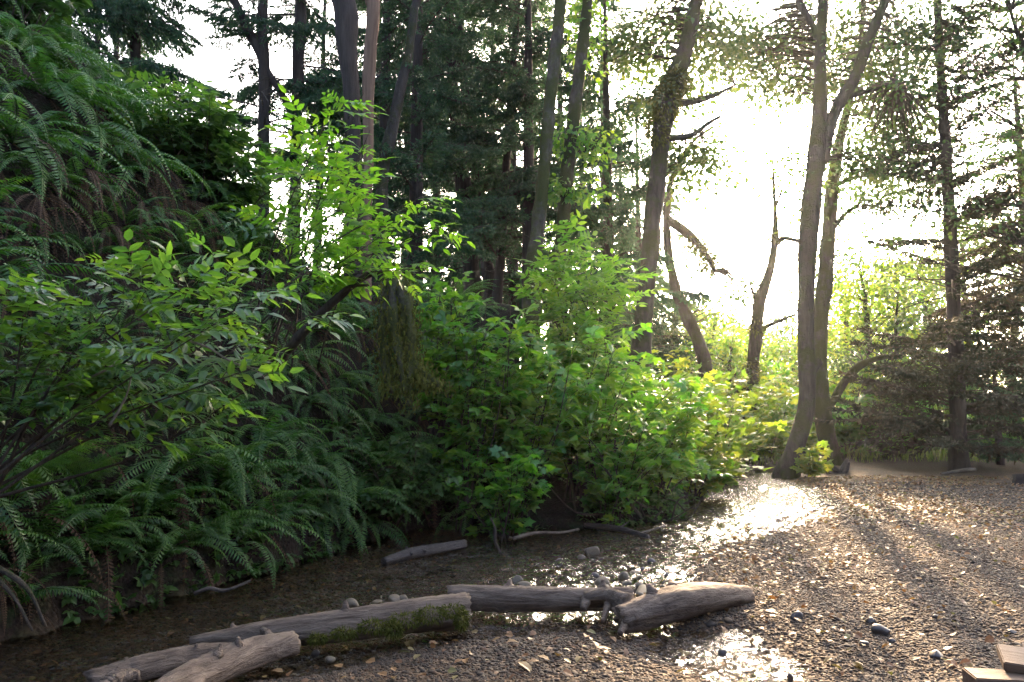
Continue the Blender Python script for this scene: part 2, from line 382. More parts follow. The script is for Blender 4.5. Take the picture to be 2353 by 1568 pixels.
# ------------------------------------------------------------------ stones
def icosphere(sub):
    import bmesh
    b = bmesh.new(); bmesh.ops.create_icosphere(b, subdivisions=sub, radius=1)
    V = np.array([v.co[:] for v in b.verts]); F = np.array([[v.index for v in f.verts] for f in b.faces]); b.free(); return V, F
IV2, IF2 = icosphere(2); IV3, IF3 = icosphere(3)
def stone_shape(V, seed, amp=.16):
    r = np.random.default_rng(seed); k = np.ones(len(V))
    for _ in range(5):
        d = unit(r.normal(size=3)); k += amp * r.normal() * np.sin(V @ d * r.uniform(1.2, 2.6) + r.uniform(0, 6))* .6
    V = V * k[:, None]
    for _ in range(5 if amp > .2 else 2):                # flat broken faces
        d = unit(r.normal(size=3)); h = V @ d; c = r.uniform(.62, .9)
        V = V - np.maximum(h - c, 0)[:, None] * d * .85
    return V

# gravel: pebbles too many to count, placed by geometry nodes
pc = bpy.data.collections.new('pebble_shapes')
for i in range(7):
    pc.objects.link(bpy.data.objects.new('pebble_shape', mesh('pebble_shape', stone_shape(IV2, 40 + i), [IF2], M['pebble'], True)))
def gravel():
    P = []; S = []
    def field(n, y0, y1, x0, x1, smin, smax):
        y = rng.uniform(y0, y1, n); x = rng.uniform(x0, x1, n)
        ok = np.abs(x) < y * .74 + .3
        x, y = x[ok], y[ok]
        dr = -sdist(x, y, SHORE_R)[0]; dl = sdist(x, y, SHORE_L)[0]
        pud = np.exp(-((x - G(1665, 1490)[0]) / .6) ** 2 - ((y - G(1665, 1490)[1]) / .5) ** 2)
        keep = (dl < -.12) & (rng.random(len(x)) > .8 * pud) & ((dr > -.25) | (rng.random(len(x)) < np.where(x > .2, .25, .5)))
        x, y = x[keep], y[keep]
        s = smin + (smax - smin) * rng.power(.38, len(x)) * (.75 + .5 * smooth01(snoise(x, y, 1.4, 88, 3) + .4))
        z = terrain(x, y) + s * .12
        P.append(np.stack([x, y, z], 1)); S.append(s)
    field(86000, 3.7, 6.6, -3.6, 5, .005, .017)
    field(92000, 6.4, 10.5, -3.5, 7.8, .007, .019)
    field(52000, 10.3, 17.5, -2, 13, .012, .030)
    field(420, 3.8, 12, -3.5, 8, .018, .036)
    P = np.concatenate(P); S = np.concatenate(S); n = len(P)
    me = bpy.data.meshes.new('gravel'); me.vertices.add(n); me.vertices.foreach_set('co', P.astype(np.float32).ravel())
    sc = np.stack([S * rng.uniform(.9, 1.5, n), S * rng.uniform(.7, 1.1, n), S * rng.uniform(.4, .75, n)], 1)
    ro = np.stack([rng.normal(0, .25, n), rng.normal(0, .25, n), rng.uniform(0, 6.28, n)], 1)
    for nm, d in (('scl', sc), ('rot', ro)):
        a = me.attributes.new(nm, 'FLOAT_VECTOR', 'POINT'); a.data.foreach_set('vector', d.astype(np.float32).ravel())
    a = me.attributes.new('pick', 'INT', 'POINT'); a.data.foreach_set('value', rng.integers(0, 7, n).astype(np.int32))
    o = link('gravel', me); tag(o, 'grey and brown river pebbles covering the gravel bar', 'gravel', kind='stuff')
    ng = bpy.data.node_groups.new('gravel_scatter', 'GeometryNodeTree')
    ng.interface.new_socket('Geometry', in_out='INPUT', socket_type='NodeSocketGeometry'); ng.interface.new_socket('Geometry', in_out='OUTPUT', socket_type='NodeSocketGeometry')
    N = ng.nodes; L = ng.links
    gi = N.new('NodeGroupInput'); go = N.new('NodeGroupOutput'); ip = N.new('GeometryNodeInstanceOnPoints'); ci = N.new('GeometryNodeCollectionInfo')
    ci.inputs['Collection'].default_value = pc; ci.inputs['Separate Children'].default_value = True; ci.inputs['Reset Children'].default_value = True
    ip.inputs['Pick Instance'].default_value = True
    def at(nm, ty):
        x = N.new('GeometryNodeInputNamedAttribute'); x.data_type = ty; x.inputs[0].default_value = nm
        return [s for s in x.outputs if s.enabled][0]
    L.new(gi.outputs[0], ip.inputs['Points']); L.new(ci.outputs[0], ip.inputs['Instance'])
    L.new(at('pick', 'INT'), ip.inputs['Instance Index']); L.new(at('rot', 'FLOAT_VECTOR'), ip.inputs['Rotation']); L.new(at('scl', 'FLOAT_VECTOR'), ip.inputs['Scale'])
    L.new(ip.outputs[0], go.inputs[0])
    md = o.modifiers.new('scatter', 'NODES'); md.node_group = ng
gravel()

CL = 'pale rounded cobble in the jumble behind the right end of the logs'
GL = 'cobbles heaped behind the logs'
STONES = [  # u, v of the foot, width, height in picture units, dark?, label, group
    (811, 1393, 38, 27, 0, 'large pale rounded cobble at the water side of the mossy log, leftmost of its row', None),
    (866, 1384, 26, 12, 0, 'small flat pale cobble right of the leftmost cobble behind the mossy log', None),
    (905, 1379, 40, 22, 0, 'pale cobble with a split face against the back of the mossy log', None),
    (928, 1377, 26, 17, 0, 'pale cobble leaning on the split cobble behind the mossy log', None),
    (948, 1374, 12, 9, 0, 'tiny pale pebble standing at the back of the mossy log', None),
    (1137, 1350, 16, 9, 0, 'small tan cobble behind the left end of the straight log', None),
    (1162, 1351, 16, 13, 0, 'small pointed cobble behind the straight log beside the tan one', None),
    (1189, 1338, 30, 20, 0, 'grey-brown cobble behind the straight log, upper of a touching pair', None),
    (1208, 1345, 29, 13, 0, 'flat brown cobble behind the straight log, lower of a touching pair', None),
    (1361, 1272, 40, 22, 0, 'largest grey stone standing alone out in the stream riffle', None),
    (1337, 1283, 20, 11, 0, 'small pale stone just left of the lone grey stone in the riffle', None),
    (1284, 1293, 24, 16, 1, 'dark wet stone in the middle of the riffle', None),
    (1386, 1348, 44, 30, 0, 'big domed cobble right behind the far end of the straight log', None),
    (1367, 1322, 22, 12, 1, 'dark flat stone behind the big domed cobble', None),
    (1354, 1347, 26, 9, 0, 'flat pale cobble touching the back of the straight log', None),
    (1390, 1352, 30, 11, 0, 'low pale cobble in front of the big domed cobble', None),
    (1436, 1333, 30, 32, 0, 'upright egg-shaped tan cobble, tallest of the heap behind the logs', None),
    (1452, 1325, 20, 21, 0, CL, GL), (1462, 1319, 22, 16, 0, CL, GL), (1481, 1322, 17, 15, 0, CL, GL), (1475, 1330, 20, 15, 0, CL, GL),
    (1478, 1307, 20, 10, 1, 'dark flat stone behind the tan cobble heap', None),
    (1496, 1291, 23, 15, 1, 'dark angular stone on the wet gravel beyond the cobble heap', None),
    (1532, 1320, 18, 14, 1, 'dark round stone in the shallow pool right of the cobble heap', None),
    (1441, 1342, 29, 13, 0, CL, GL), (1471, 1345, 26, 12, 0, CL, GL),
    (1484, 1361, 56, 17, 0, 'long flat cobble in the jumble touching the rooted log', None),
    (1527, 1341, 25, 10, 0, CL, GL), (1526, 1349, 29, 12, 0, CL, GL), (1550, 1345, 26, 12, 0, CL, GL), (1451, 1367, 20, 14, 0, CL, GL), (1468, 1369, 22, 14, 0, CL, GL), (1502, 1344, 20, 9, 0, CL, GL), (1512, 1352, 18, 9, 0, CL, GL),
    (2032, 1466, 45, 24, 1, 'large brown angular stone lying on the open gravel at right', None),
    (2002, 1441, 24, 13, 1, 'dark stone just behind the large angular stone on the gravel', None),
    (1832, 1431, 26, 20, 1, 'dark lump of stone at the edge of the shiny wet gravel', None),
    (1987, 1489, 22, 15, 1, 'dark round stone in front of the large angular stone', None),
    (2052, 1484, 19, 11, 1, 'small dark stone right of the dark round stone on the gravel', None),
    (1662, 1499, 26, 14, 1, 'flat dark stone sitting in the shiny puddle', None),
    (1817, 1557, 18, 24, 1, 'upright dark pebble at the bottom edge of the wet gravel', None),
    (2152, 1431, 18, 12, 1, 'dark stone on the dry gravel at far right', None),
    (2329, 1456, 22, 9, 1, 'flat dark stone at the right edge of the gravel', None),
    (2159, 1520, 32, 17, 1, 'dark blunt stone left of the sawn timber', None),
    (1600, 1240, 16, 8, 1, 'low dark stone in the shallow water below the bright glitter', None),
    (725, 1440 + 60, 24, 16, 1, 'dark wet stone beside the cut end of the near left log', None),
    (760, 1512, 22, 15, 0, 'pale grey stone on wet gravel near the near left log', None),
    (1145, 1233, 24, 15, 1, 'dark rounded stone at the foot of the leafy thicket', None),
    (1172, 1236, 16, 8, 0, 'small pale stone at the waterline below the thicket', None),
]
for k, (u, v, wp, hp, dark, lab, grp) in enumerate(STONES):
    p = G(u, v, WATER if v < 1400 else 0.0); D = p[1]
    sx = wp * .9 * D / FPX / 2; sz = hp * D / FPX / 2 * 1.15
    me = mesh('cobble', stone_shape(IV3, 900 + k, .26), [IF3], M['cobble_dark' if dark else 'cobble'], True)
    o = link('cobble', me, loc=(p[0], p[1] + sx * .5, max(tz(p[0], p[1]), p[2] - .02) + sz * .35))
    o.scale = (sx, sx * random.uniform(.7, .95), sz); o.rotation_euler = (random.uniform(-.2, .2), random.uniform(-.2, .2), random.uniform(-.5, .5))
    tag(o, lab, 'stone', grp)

# ------------------------------------------------------------------ driftwood
def hnoise(seed, n): return np.random.default_rng(seed).normal(0, 1, n)
def log(name, label, pts, rad, mat, seed, seg=30, n=44, lump=.07, cat='log', ragged=.35, flat=1.0):
    P = catmull(pts, n); r = np.interp(np.linspace(0, 1, n), np.linspace(0, 1, len(rad)), rad)
    P[1:-1] += np.random.default_rng(seed).normal(0, .0018, (n - 2, 3)) * np.array([1, 1, 1])
    o0 = P[0].copy(); b = MB()
    V, F = tube(P - o0, r * .88, seg, lump, 2.2, seed, flat, True, .028)
    rr = np.random.default_rng(seed + 1); ax = unit(P[-1] - P[0])
    # split, splintered ends
    V[:seg] += ax * rr.uniform(-ragged, ragged * .3, (seg, 1)) * rad[0]; V[(n - 1) * seg:n * seg] += ax * rr.uniform(-ragged * .3, ragged, (seg, 1)) * rad[-1]
    b.add(V, F)
    # align the wood grain with the log: object x axis along the log
    root = thing(name, label, cat, o0)
    M3 = Matrix.Identity(3)
    xa = Vector(ax); za = Vector((0, 0, 1)); ya = za.cross(xa).normalized(); za = xa.cross(ya)
    rot = Matrix((xa, ya, za)).transposed().to_4x4()
    Vl = np.concatenate(b.V) @ np.array(rot.to_3x3())
    b.V = [Vl]
    c = link('trunk', b.mesh(name, mat, True), root, mat=rot)
    for q in range(3 if len(P) > 30 else 1):            # broken knots
        i = int(rr.uniform(.15, .85) * (n - 1)); a = rr.uniform(.1, 2.4); rad_i = r[i] * .88
        d = unit(np.array([ax[1], -ax[0], 0]) * math.cos(a) + np.array([0, 0, 1.0]) * abs(math.sin(a)) + ax * rr.uniform(-.4, .4))
        Vk, Fk = tube(np.array([P[i] + d * rad_i * t for t in (.75, 1.0, 1.12, 1.3 + .3 * rr.random())]) - o0, np.array([.45, .34, .22, .12]) * rad_i, 7, .25, 20, q)
        link('knot', mesh('knot', Vk, Fk, mat, True), root)
    return root, rot
def stub(root, base, tip, r0, r1, mat, name='branch_stub', seed=1, mid=None, seg=9):
    P = catmull([base, mid, tip] if mid is not None else [base, tip], 12); o = np.array(root.location)
    V, F = tube(P - o, np.linspace(r0, r1, 12), seg, .18, 9, seed)
    return link(name, mesh(name, V, F, mat, True), root)
def gp(u, v, h, z=0.0):
    """point on the ground plane under picture point (u, v), lifted by h"""
    p = G(u, v, z); p[2] += h; return p

r1, _ = log('driftwood_log', 'long mossy grey driftwood log lying along the stream edge', [gp(440, 1487, .03), gp(600, 1480, .06), gp(800, 1467, .09), gp(960, 1452, .115), gp(1070, 1442, .12)], [.045, .095, .12, .135, .14], M['drift'], 1)
r2, _ = log('driftwood_log', 'straight bark-free driftwood log meeting the mossy log end to end', [gp(1035, 1405, .11), gp(1200, 1408, .105), gp(1330, 1408, .10), gp(1448, 1406, .10)], [.105, .115, .11, .105], M['drift'], 2)
r3, _ = log('driftwood_log', 'thick tapered driftwood log with root stubs beside the shiny puddle', [gp(1425, 1446, .07), gp(1490, 1436, .10), gp(1560, 1424, .13), gp(1640, 1405, .11), gp(1715, 1387, .06)], [.11, .14, .155, .13, .09], M['drift'], 3, lump=.10)
b0 = gp(1445, 1430, .13)
stub(r3, b0, gp(1345, 1415, .13), .075, .05, M['drift'], 'root_stub', 5, gp(1395, 1418, .16))
stub(r3, gp(1450, 1440, .08), gp(1425, 1462, .02), .05, .02, M['drift'], 'root_stub', 6)
stub(r3, gp(1400, 1420, .11), gp(1385, 1438, .03), .03, .018, M['drift'], 'root_stub', 7)
stub(r3, gp(1350, 1415, .13), gp(1340, 1425, .08), .05, .02, M['drift'], 'root_stub', 8)
r5, _ = log('driftwood_log', 'near brown driftwood log with a blunt cut end at bottom left', [gp(300, 1690, .07), gp(440, 1600, .09), gp(570, 1542, .095), gp(672, 1512, .09)], [.10, .105, .105, .085], M['drift'], 5, ragged=.15)
r4, _ = log('driftwood_log', 'flat split driftwood log half hidden behind the blunt-ended log', [gp(205, 1590, .05), gp(330, 1560, .06), gp(470, 1528, .06), gp(610, 1503, .04)], [.06, .075, .07, .03], M['drift'], 4, flat=1.1)
r6, _ = log('log_stub', 'short pale stub of wood at the bottom left corner edge', [gp(215, 1615, .03), gp(260, 1590, .06), gp(312, 1575, .05)], [.04, .06, .045], M['drift'], 6)
r7, _ = log('sunken_log', 'dark wet log lying in mid stream', [gp(882, 1296, .02, WATER), gp(940, 1285, .05, WATER), gp(1000, 1275, .06, WATER), gp(1066, 1262, .06, WATER)], [.05, .07, .068, .06], M['drift_dark'], 7, lump=.12)
r8, _ = log('fallen_branch', 'forked brown branch lying in the water below the thicket', [gp(1345, 1212, .03, WATER), gp(1420, 1222, .04, WATER), gp(1490, 1237, .02, WATER)], [.05, .045, .03], M['drift_dark'], 8, 10, 20)
stub(r8, gp(1470, 1232, .03, WATER), gp(1528, 1222, .08, WATER), .022, .008, M['drift_dark'], 'branch_fork', 11)
stub(r8, gp(1425, 1222, .05, WATER), gp(1445, 1215, .10, WATER), .018, .008, M['drift_dark'], 'branch_fork', 12)
# moss pads on the long log
def moss_pad(root, centres, name='moss_pad', n=900, mat='moss', size=.028):
    b = MB(); o = np.array(root.location)
    for (c, ra) in centres:
        k = n
        d = rng.normal(size=(k, 3)); d /= np.linalg.norm(d, axis=1)[:, None]
        p = c + d * ra * rng.uniform(.55, 1.0, (k, 1))
        for i in range(k):
            a = unit(rng.normal(size=3)) * size * .5; t = unit(d[i] + np.array([0, 0, -.7]) + rng.normal(0, .4, 3)) * size * rng.uniform(.6, 1.5)
            b.add([p[i] - a * .4, p[i] + a * .4, p[i] + t], [[[0, 1, 2]]], rng.uniform(0, 1))
    me = b.mesh(name, M[mat], False, o); return tag(link(name, me, root), kind='stuff')
def onlog(u, v, D, s): return px(u, v, D)
moss_pad(r1, [(px(1060, 1425, 5.1), np.array([.05, .04, .07])), (px(905, 1448, 5.0), np.array([.06, .04, .06])), (px(730, 1468, 4.9), np.array([.07, .03, .03])), (px(1040, 1405, 5.13), np.array([.10, .05, .05])), (px(990, 1412, 5.1), np.array([.12, .05, .06])), (px(930, 1425, 5.06), np.array([.13, .05, .05])), (px(860, 1440, 5.0), np.array([.12, .04, .045])), (px(790, 1455, 4.93), np.array([.10, .04, .035]))], n=420)

# ------------------------------------------------------------------ leaf shapes
def leaflet(L, W, fold=.18, droop=.15, base=(0, 0, 0), yaw=0.0, pitch=0.0):
    t = np.array([0, .3, .65, 1.0]); z = -droop * L * t ** 2
    mid = np.stack([t * L, 0 * t, z], 1)
    wv = W * .5
    l = np.array([[.28 * L, wv * .95, fold * wv + z[1]], [.64 * L, wv * .78, fold * wv + z[2]]]); r = l * np.array([1, -1, 1])
    V = np.vstack([mid, l, r])
    F3 = [[0, 1, 4], [0, 6, 1], [2, 3, 5], [2, 7, 3]]; F4 = [[1, 2, 5, 4], [1, 6, 7, 2]]
    c, s = math.cos(pitch), math.sin(pitch); V = V @ np.array([[c, 0, -s], [0, 1, 0], [s, 0, c]]).T
    c, s = math.cos(yaw), math.sin(yaw); V = V @ np.array([[c, -s, 0], [s, c, 0], [0, 0, 1]]).T
    return V + np.asarray(base), F3, F4
def add_leaflet(b, *a, tint=.5, **k): V, F3, F4 = leaflet(*a, **k); b.add(V, [F3, F4], tint)
def leaf_pinnate(seed, L=.30, pairs=3):
    r = np.random.default_rng(seed); b = MB(); droop = r.uniform(.08, .3)
    def rp(t): return np.array([t * L, 0, -droop * L * t * t])
    V, F = tube(np.array([rp(t) for t in np.linspace(0, 1, 4)]), [.0028, .0022, .0018, .001], 3, caps=False); b.add(V, F, .6)
    for i in range(pairs):
        t = .34 + .52 * i / (pairs - .2); ll = L * r.uniform(.40, .48) * (1 - .08 * i)
        for s in (-1, 1): add_leaflet(b, ll, ll * .40, r.uniform(.1, .3), r.uniform(.1, .35), rp(t), s * r.uniform(.85, 1.15), r.uniform(-.25, .1), tint=r.uniform(.3, .75))
    ll = L * .46; add_leaflet(b, ll, ll * .42, .2, r.uniform(.1, .4), rp(1.0), r.uniform(-.2, .2), -.2, tint=r.uniform(.35, .75))
    return b
def leaf_tri(seed, L=.11):
    r = np.random.default_rng(seed); b = MB()
    b.add([[0, .001, 0], [0, -.001, 0], [L * .45, 0, -.004]], [[[0, 1, 2]]], .6)
    for yaw, k in ((0, 1), (1.15, .85), (-1.15, .85)):
        add_leaflet(b, L * k, L * k * .68, r.uniform(.1, .3), r.uniform(.1, .4), (L * .45, 0, -.004), yaw + r.normal(0, .1), r.uniform(-.3, .1), tint=r.uniform(.25, .75))
    return b
def leaf_lobed(seed, L=.12):
    r = np.random.default_rng(seed); b = MB(); cen = np.array([L * .35, 0, 0])
    ang = [-2.5, -1.9, -1.35, -1.0, -.65, -.35, 0, .35, .65, 1.0, 1.35, 1.9, 2.5]
    rad = [.42, .62, .42, .72, .50, .55, .85, .55, .50, .72, .42, .62, .42]
    V = [cen] + [cen + np.array([math.cos(a) * q * L * r.uniform(.92, 1.08), math.sin(a) * q * L, -(q * L) ** 2 * 2.2 * r.uniform(.6, 1.5) + .004 * r.normal()]) for a, q in zip(ang, rad)]
    F = [[0, i, i + 1] for i in range(1, 13)]; b.add(V, [F], r.uniform(.25, .75))
    b.add([[0 - L * .3, .001, -.01], [-L * .3, -.001, -.01], [L * .35, 0, 0]], [[[0, 1, 2]]], .6)
    return b
def leaf_simple(seed, L=.085):
    b = MB(); r = np.random.default_rng(seed); add_leaflet(b, L, L * .72, r.uniform(.1, .35), r.uniform(.1, .4), tint=r.uniform(.3, .7)); return b
KINDS = {'pinnate': [leaf_pinnate(s, .30 + .03 * (s % 3), 3 if s % 2 else 2) for s in range(6)], 'tri': [leaf_tri(s) for s in range(5)], 'lobed': [leaf_lobed(s) for s in range(5)], 'simple': [leaf_simple(s) for s in range(4)]}
LM = {}
def leaf_mesh(kind, i, mat):
    if (kind, i, mat) not in LM: LM[kind, i, mat] = KINDS[kind][i].mesh('leaf', M[mat])
    return LM[kind, i, mat]
for k in KINDS:                     # flat arrays for fast merging
    for b in KINDS[k]:
        b.arr = (np.concatenate(b.V), np.concatenate(b.F3) if b.F3 else np.zeros((0, 3), int), np.concatenate(b.F4) if b.F4 else np.zeros((0, 4), int), np.concatenate(b.T))

def frames(pos, d, up_jit=.45, scale=1.0, sj=.25):
    """matrices for leaves at pos growing along d, blades roughly level"""
    pos = np.asarray(pos, float); d = np.asarray(d, float); n = len(pos)
    x = d / (np.linalg.norm(d, axis=1)[:, None] + 1e-9)
    up = np.array([0, 0, 1.0]) + rng.normal(0, up_jit, (n, 3))
    y = np.cross(up, x); y /= np.linalg.norm(y, axis=1)[:, None] + 1e-9
    z = np.cross(x, y); s = scale * rng.uniform(1 - sj, 1 + sj, n)
    return np.stack([x * s[:, None], y * s[:, None], z * s[:, None]], 2), pos   # (n,3,3) columns
def put_leaves(root, kind, mat, A, P, nobj, merged='foliage', bias=0.0, part='leaf'):
    """the nobj leaves nearest the camera become parts, the others one mass"""
    o = np.array(root.location); nv = len(KINDS[kind]); pick = rng.integers(0, nv, len(P))
    order = np.argsort(np.linalg.norm(P - CAM, axis=1) + rng.normal(0, .3, len(P)))
    for i in order[:nobj]:
        m = Matrix.Identity(4)
        for a in range(3):
            for c in range(3): m[a][c] = A[i][a][c]
            m[a][3] = P[i][a] - o[a]
        link(part, leaf_mesh(kind, int(pick[i]), mat), root, mat=m)
    rest = order[nobj:]
    if not len(rest): return
    V = []; F3 = []; F4 = []; T = []; n0 = 0
    for q in range(nv):
        s = rest[pick[rest] == q]
        if not len(s): continue
        v, f3, f4, t = KINDS[kind][q].arr; k = len(v)
        W = np.einsum('nij,vj->nvi', A[s], v) + P[s][:, None, :] - o
        V.append(W.reshape(-1, 3)); base = (n0 + np.arange(len(s)) * k)[:, None, None]
        if len(f3): F3.append((f3[None] + base).reshape(-1, 3))
        if len(f4): F4.append((f4[None] + base).reshape(-1, 4))
        T.append((t[None] + rng.normal(bias, .3, len(s))[:, None]).ravel()); n0 += len(s) * k
    F = ([np.concatenate(F3)] if F3 else []) + ([np.concatenate(F4)] if F4 else [])
    tag(link(merged, mesh(merged, np.concatenate(V), F, M[mat], False, np.clip(np.concatenate(T), 0, 1)), root), kind='stuff')

# ------------------------------------------------------------------ trees
def trunk_px(pts, D, n=44, top=None):
    P = []; r = []
    for p in pts:
        d = p[3] if len(p) > 3 else D
        P.append(px(p[0], p[1], d)); r.append(p[2] * .40 * d / FPX)
    if top:                                 # carry on above the picture
        dirv = unit(P[-1] - P[-2]); h = (top - P[-1][2]) / max(dirv[2], .4)
        P += [P[-1] + dirv * h * .5 + np.array([rng.normal(0, .2), 0, 0]), P[-1] + dirv * h]; r += [r[-1] * .6, .02]
    P = np.array(P); b = P[0].copy(); g = tz(b[0], b[1]) - .25
    if b[2] > g: P = np.vstack([[b[0], b[1], g], P]); r = [r[0] * 1.25] + r
    C = catmull(P, n); rr = np.interp(np.linspace(0, 1, n), np.linspace(0, 1, len(r)), r)
    return C, rr
def tree(name, label, pts, D, mat, top=None, limbs=(), seg=20, lump=.09, group=None, cat='tree', freq=2.5):
    C, rr = trunk_px(pts, D, 48, top); o = np.array([C[0][0], C[0][1], C[0][2] + .25])
    root = thing(name, label, cat, o, group)
    V, F = tube(C - o, rr, seg, lump, freq, int(abs(C[0][0] * 97)) + 3, 1.0, True, .03)
    link('trunk', mesh('trunk', V, F, M[mat], True), root)
    sk = [C]
    for k, lb in enumerate(limbs):
        Q, q = [], []
        for p in lb:
            d = p[3] if len(p) > 3 else D
            Q.append(px(p[0], p[1], d)); q.append(p[2] * .45 * d / FPX)
        Q = catmull(Q, 20); q = np.interp(np.linspace(0, 1, 20), np.linspace(0, 1, len(q)), q)
        V, F = tube(Q - o, q, 9, .12, 3, k + 20); link('limb', mesh('limb', V, F, M[mat], True), root); sk.append(Q)
    return root, sk
def crown(root, sk, blobs, leaf='simple', mat='alder', per=26, scale=1.6, clump=.38, twigmat='bark_twig', nobj=0, flat=.45):
    """leaf clumps inside blobs (u, v, ru, rv, D, rD, n), each clump on a twig from the nearest limb"""
    S = np.concatenate(sk); o = np.array(root.location); P = []; Dv = []; tb = MB()
    for (u, v, ru, rv, D, rD, n) in blobs:
        for _ in range(int(n * 2.1)):
            while True:
                q = rng.uniform(-1, 1, 3)
                if q @ q < 1: break
            c = px(u + q[0] * ru, v + q[1] * rv, D + (q[2] + .85) * rD)
            if c[2] < tz(c[0], c[1]) + .3: continue
            j = S[np.argmin(np.linalg.norm(S - c, axis=1) + np.abs(S[:, 2] - c[2] + .6) * .3)]
            mid = (j + c) / 2 + np.array([0, 0, .12 * np.linalg.norm(c - j)]) + rng.normal(0, .1, 3)
            C = catmull([j, mid, c], 6)
            V, F = tube(C, np.linspace(.012 + .006 * np.linalg.norm(c - j), .005, 6), 3, caps=False); tb.add(V, F)
            m = max(3, int(per * rng.uniform(.5, 1.4))); cs = clump * rng.uniform(.7, 1.4)
            off = rng.normal(0, 1, (m, 3)) * np.array([1, 1, flat]) * cs; off[:, 2] -= .12 * np.abs(off[:, 0])
            P.append(c + off); d = off + rng.normal(0, .2, (m, 3)); d[:, 2] -= .2; Dv.append(d)
    P = np.concatenate(P); A, P = frames(P, np.concatenate(Dv), .6, scale)
    put_leaves(root, leaf, mat, A, P, nobj, 'crown')
    tag(link('twig', tb.mesh('twig', M[twigmat], True, o), root), kind='stuff')

TREES = {}
# the large burred alder
t, sk = tree('alder_tree', 'tall grey alder with a shaggy moss burr halfway up, right of centre', [(1472, 850, 62), (1478, 740, 52), (1490, 620, 50), (1500, 500, 50), (1512, 400, 50), (1520, 320, 54), (1530, 250, 68), (1548, 195, 66), (1570, 130, 48), (1588, 60, 42), (1602, 0, 40)], 18, 'bark_alder', 17,
    [[(1545, 240, 26), (1600, 232, 18), (1650, 215, 12), (1690, 195, 6)], [(1530, 320, 20), (1590, 310, 14), (1625, 285, 12), (1655, 268, 8)]])
crown(t, sk, [(1580, 80, 150, 110, 18, 2, 44), (1590, 370, 60, 80, 18.5, 1, 20), (1530, 220, 45, 45, 17.8, .5, 10), (1600, -250, 420, 180, 19, 3, 60), (1440, 120, 110, 90, 19, 1.5, 16)], per=34)
moss_pad(t, [(px(1530, 230, 17.75), np.array([.42, .36, .5])), (px(1555, 190, 17.8), np.array([.36, .32, .4])), (px(1510, 300, 17.8), np.array([.3, .3, .5]))], 'moss_burr', 800, 'moss', .12)
# leaning alder behind it
t, sk = tree('alder_tree', 'leaning crooked alder behind the burred tree, trunk curving left', [(1622, 860, 40), (1610, 800, 38), (1585, 740, 34), (1560, 690, 30), (1543, 620, 26), (1532, 540, 22), (1535, 450, 18), (1548, 400, 14), (1580, 350, 10)], 27, 'bark_alder', None,
    [[(1534, 505, 22), (1548, 515, 26), (1590, 545, 22), (1625, 590, 14), (1640, 620, 8)], [(1540, 420, 12), (1590, 330, 10), (1640, 290, 6)]])
crown(t, sk, [(1610, 590, 60, 50, 27, 1, 26), (1560, 440, 50, 90, 27, 1.5, 16), (1680, 680, 90, 45, 27, 1.5, 26)], per=34, scale=1.2)
moss_pad(t, [(px(1600, 560, 26.9), np.array([.5, .3, .3])), (px(1625, 600, 26.9), np.array([.35, .3, .45]))], 'moss_burr', 400, 'moss', .14)
# forked alder pair on the gravel edge
t, sk = tree('alder_tree', 'forked alder with a curved foot standing at the edge of the gravel', [(1808, 1098, 74), (1822, 1050, 56), (1842, 980, 50), (1855, 920, 48), (1853, 800, 46), (1852, 680, 48), (1858, 540, 54), (1868, 440, 56), (1878, 340, 54), (1885, 240, 40), (1884, 140, 36), (1888, 60, 32), (1892, 0, 30)], 20, 'bark_alder', 16,
    [[(1884, 370, 44), (1905, 290, 36), (1935, 225, 32), (1965, 180, 30), (1995, 95, 28), (2035, 0, 26), (2080, -120, 16)], [(1885, 110, 22), (1868, 60, 18), (1845, 20, 18), (1825, -20, 14)], [(1860, 850, 40), (1872, 838, 34), (1884, 830, 22)], [(1850, 560, 14), (1825, 552, 10), (1795, 548, 6)], [(1915, 235, 16), (1990, 210, 12), (2060, 195, 6)]])
crown(t, sk, [(1960, 110, 190, 130, 20, 2.5, 70), (1800, 150, 120, 120, 20.5, 2, 52), (1700, 110, 80, 90, 20.5, 1.5, 22), (2080, 330, 160, 140, 21, 2, 30), (1930, -200, 400, 200, 20, 3, 60), (1840, 400, 60, 120, 20, 1, 8), (2000, 320, 150, 90, 21, 2, 34)], per=30)
t, sk = tree('alder_tree', 'slimmer alder just behind the forked one with a long mossy side limb', [(1918, 1080, 56), (1900, 1000, 48), (1888, 930, 46), (1883, 850, 42), (1886, 740, 40), (1896, 640, 42), (1905, 520, 40), (1914, 420, 36), (1930, 320, 28), (1955, 220, 20), (1975, 120, 16), (1985, 0, 13)], 23.5, 'bark_mossy', 15,
    [[(1893, 955, 22), (1912, 925, 20), (1940, 880, 20), (1968, 846, 19), (2010, 826, 15), (2055, 815, 11), (2062, 790, 6)], [(1925, 425, 12), (1960, 410, 12), (2010, 400, 8)], [(1918, 520, 16), (1945, 490, 10), (1975, 470, 6)]])
crown(t, sk, [(2010, 430, 110, 60, 24, 2, 26), (1900, 600, 60, 120, 24, 2, 12), (2040, 200, 160, 150, 24, 3, 40), (1990, 830, 90, 50, 24, 1, 8)], per=30)
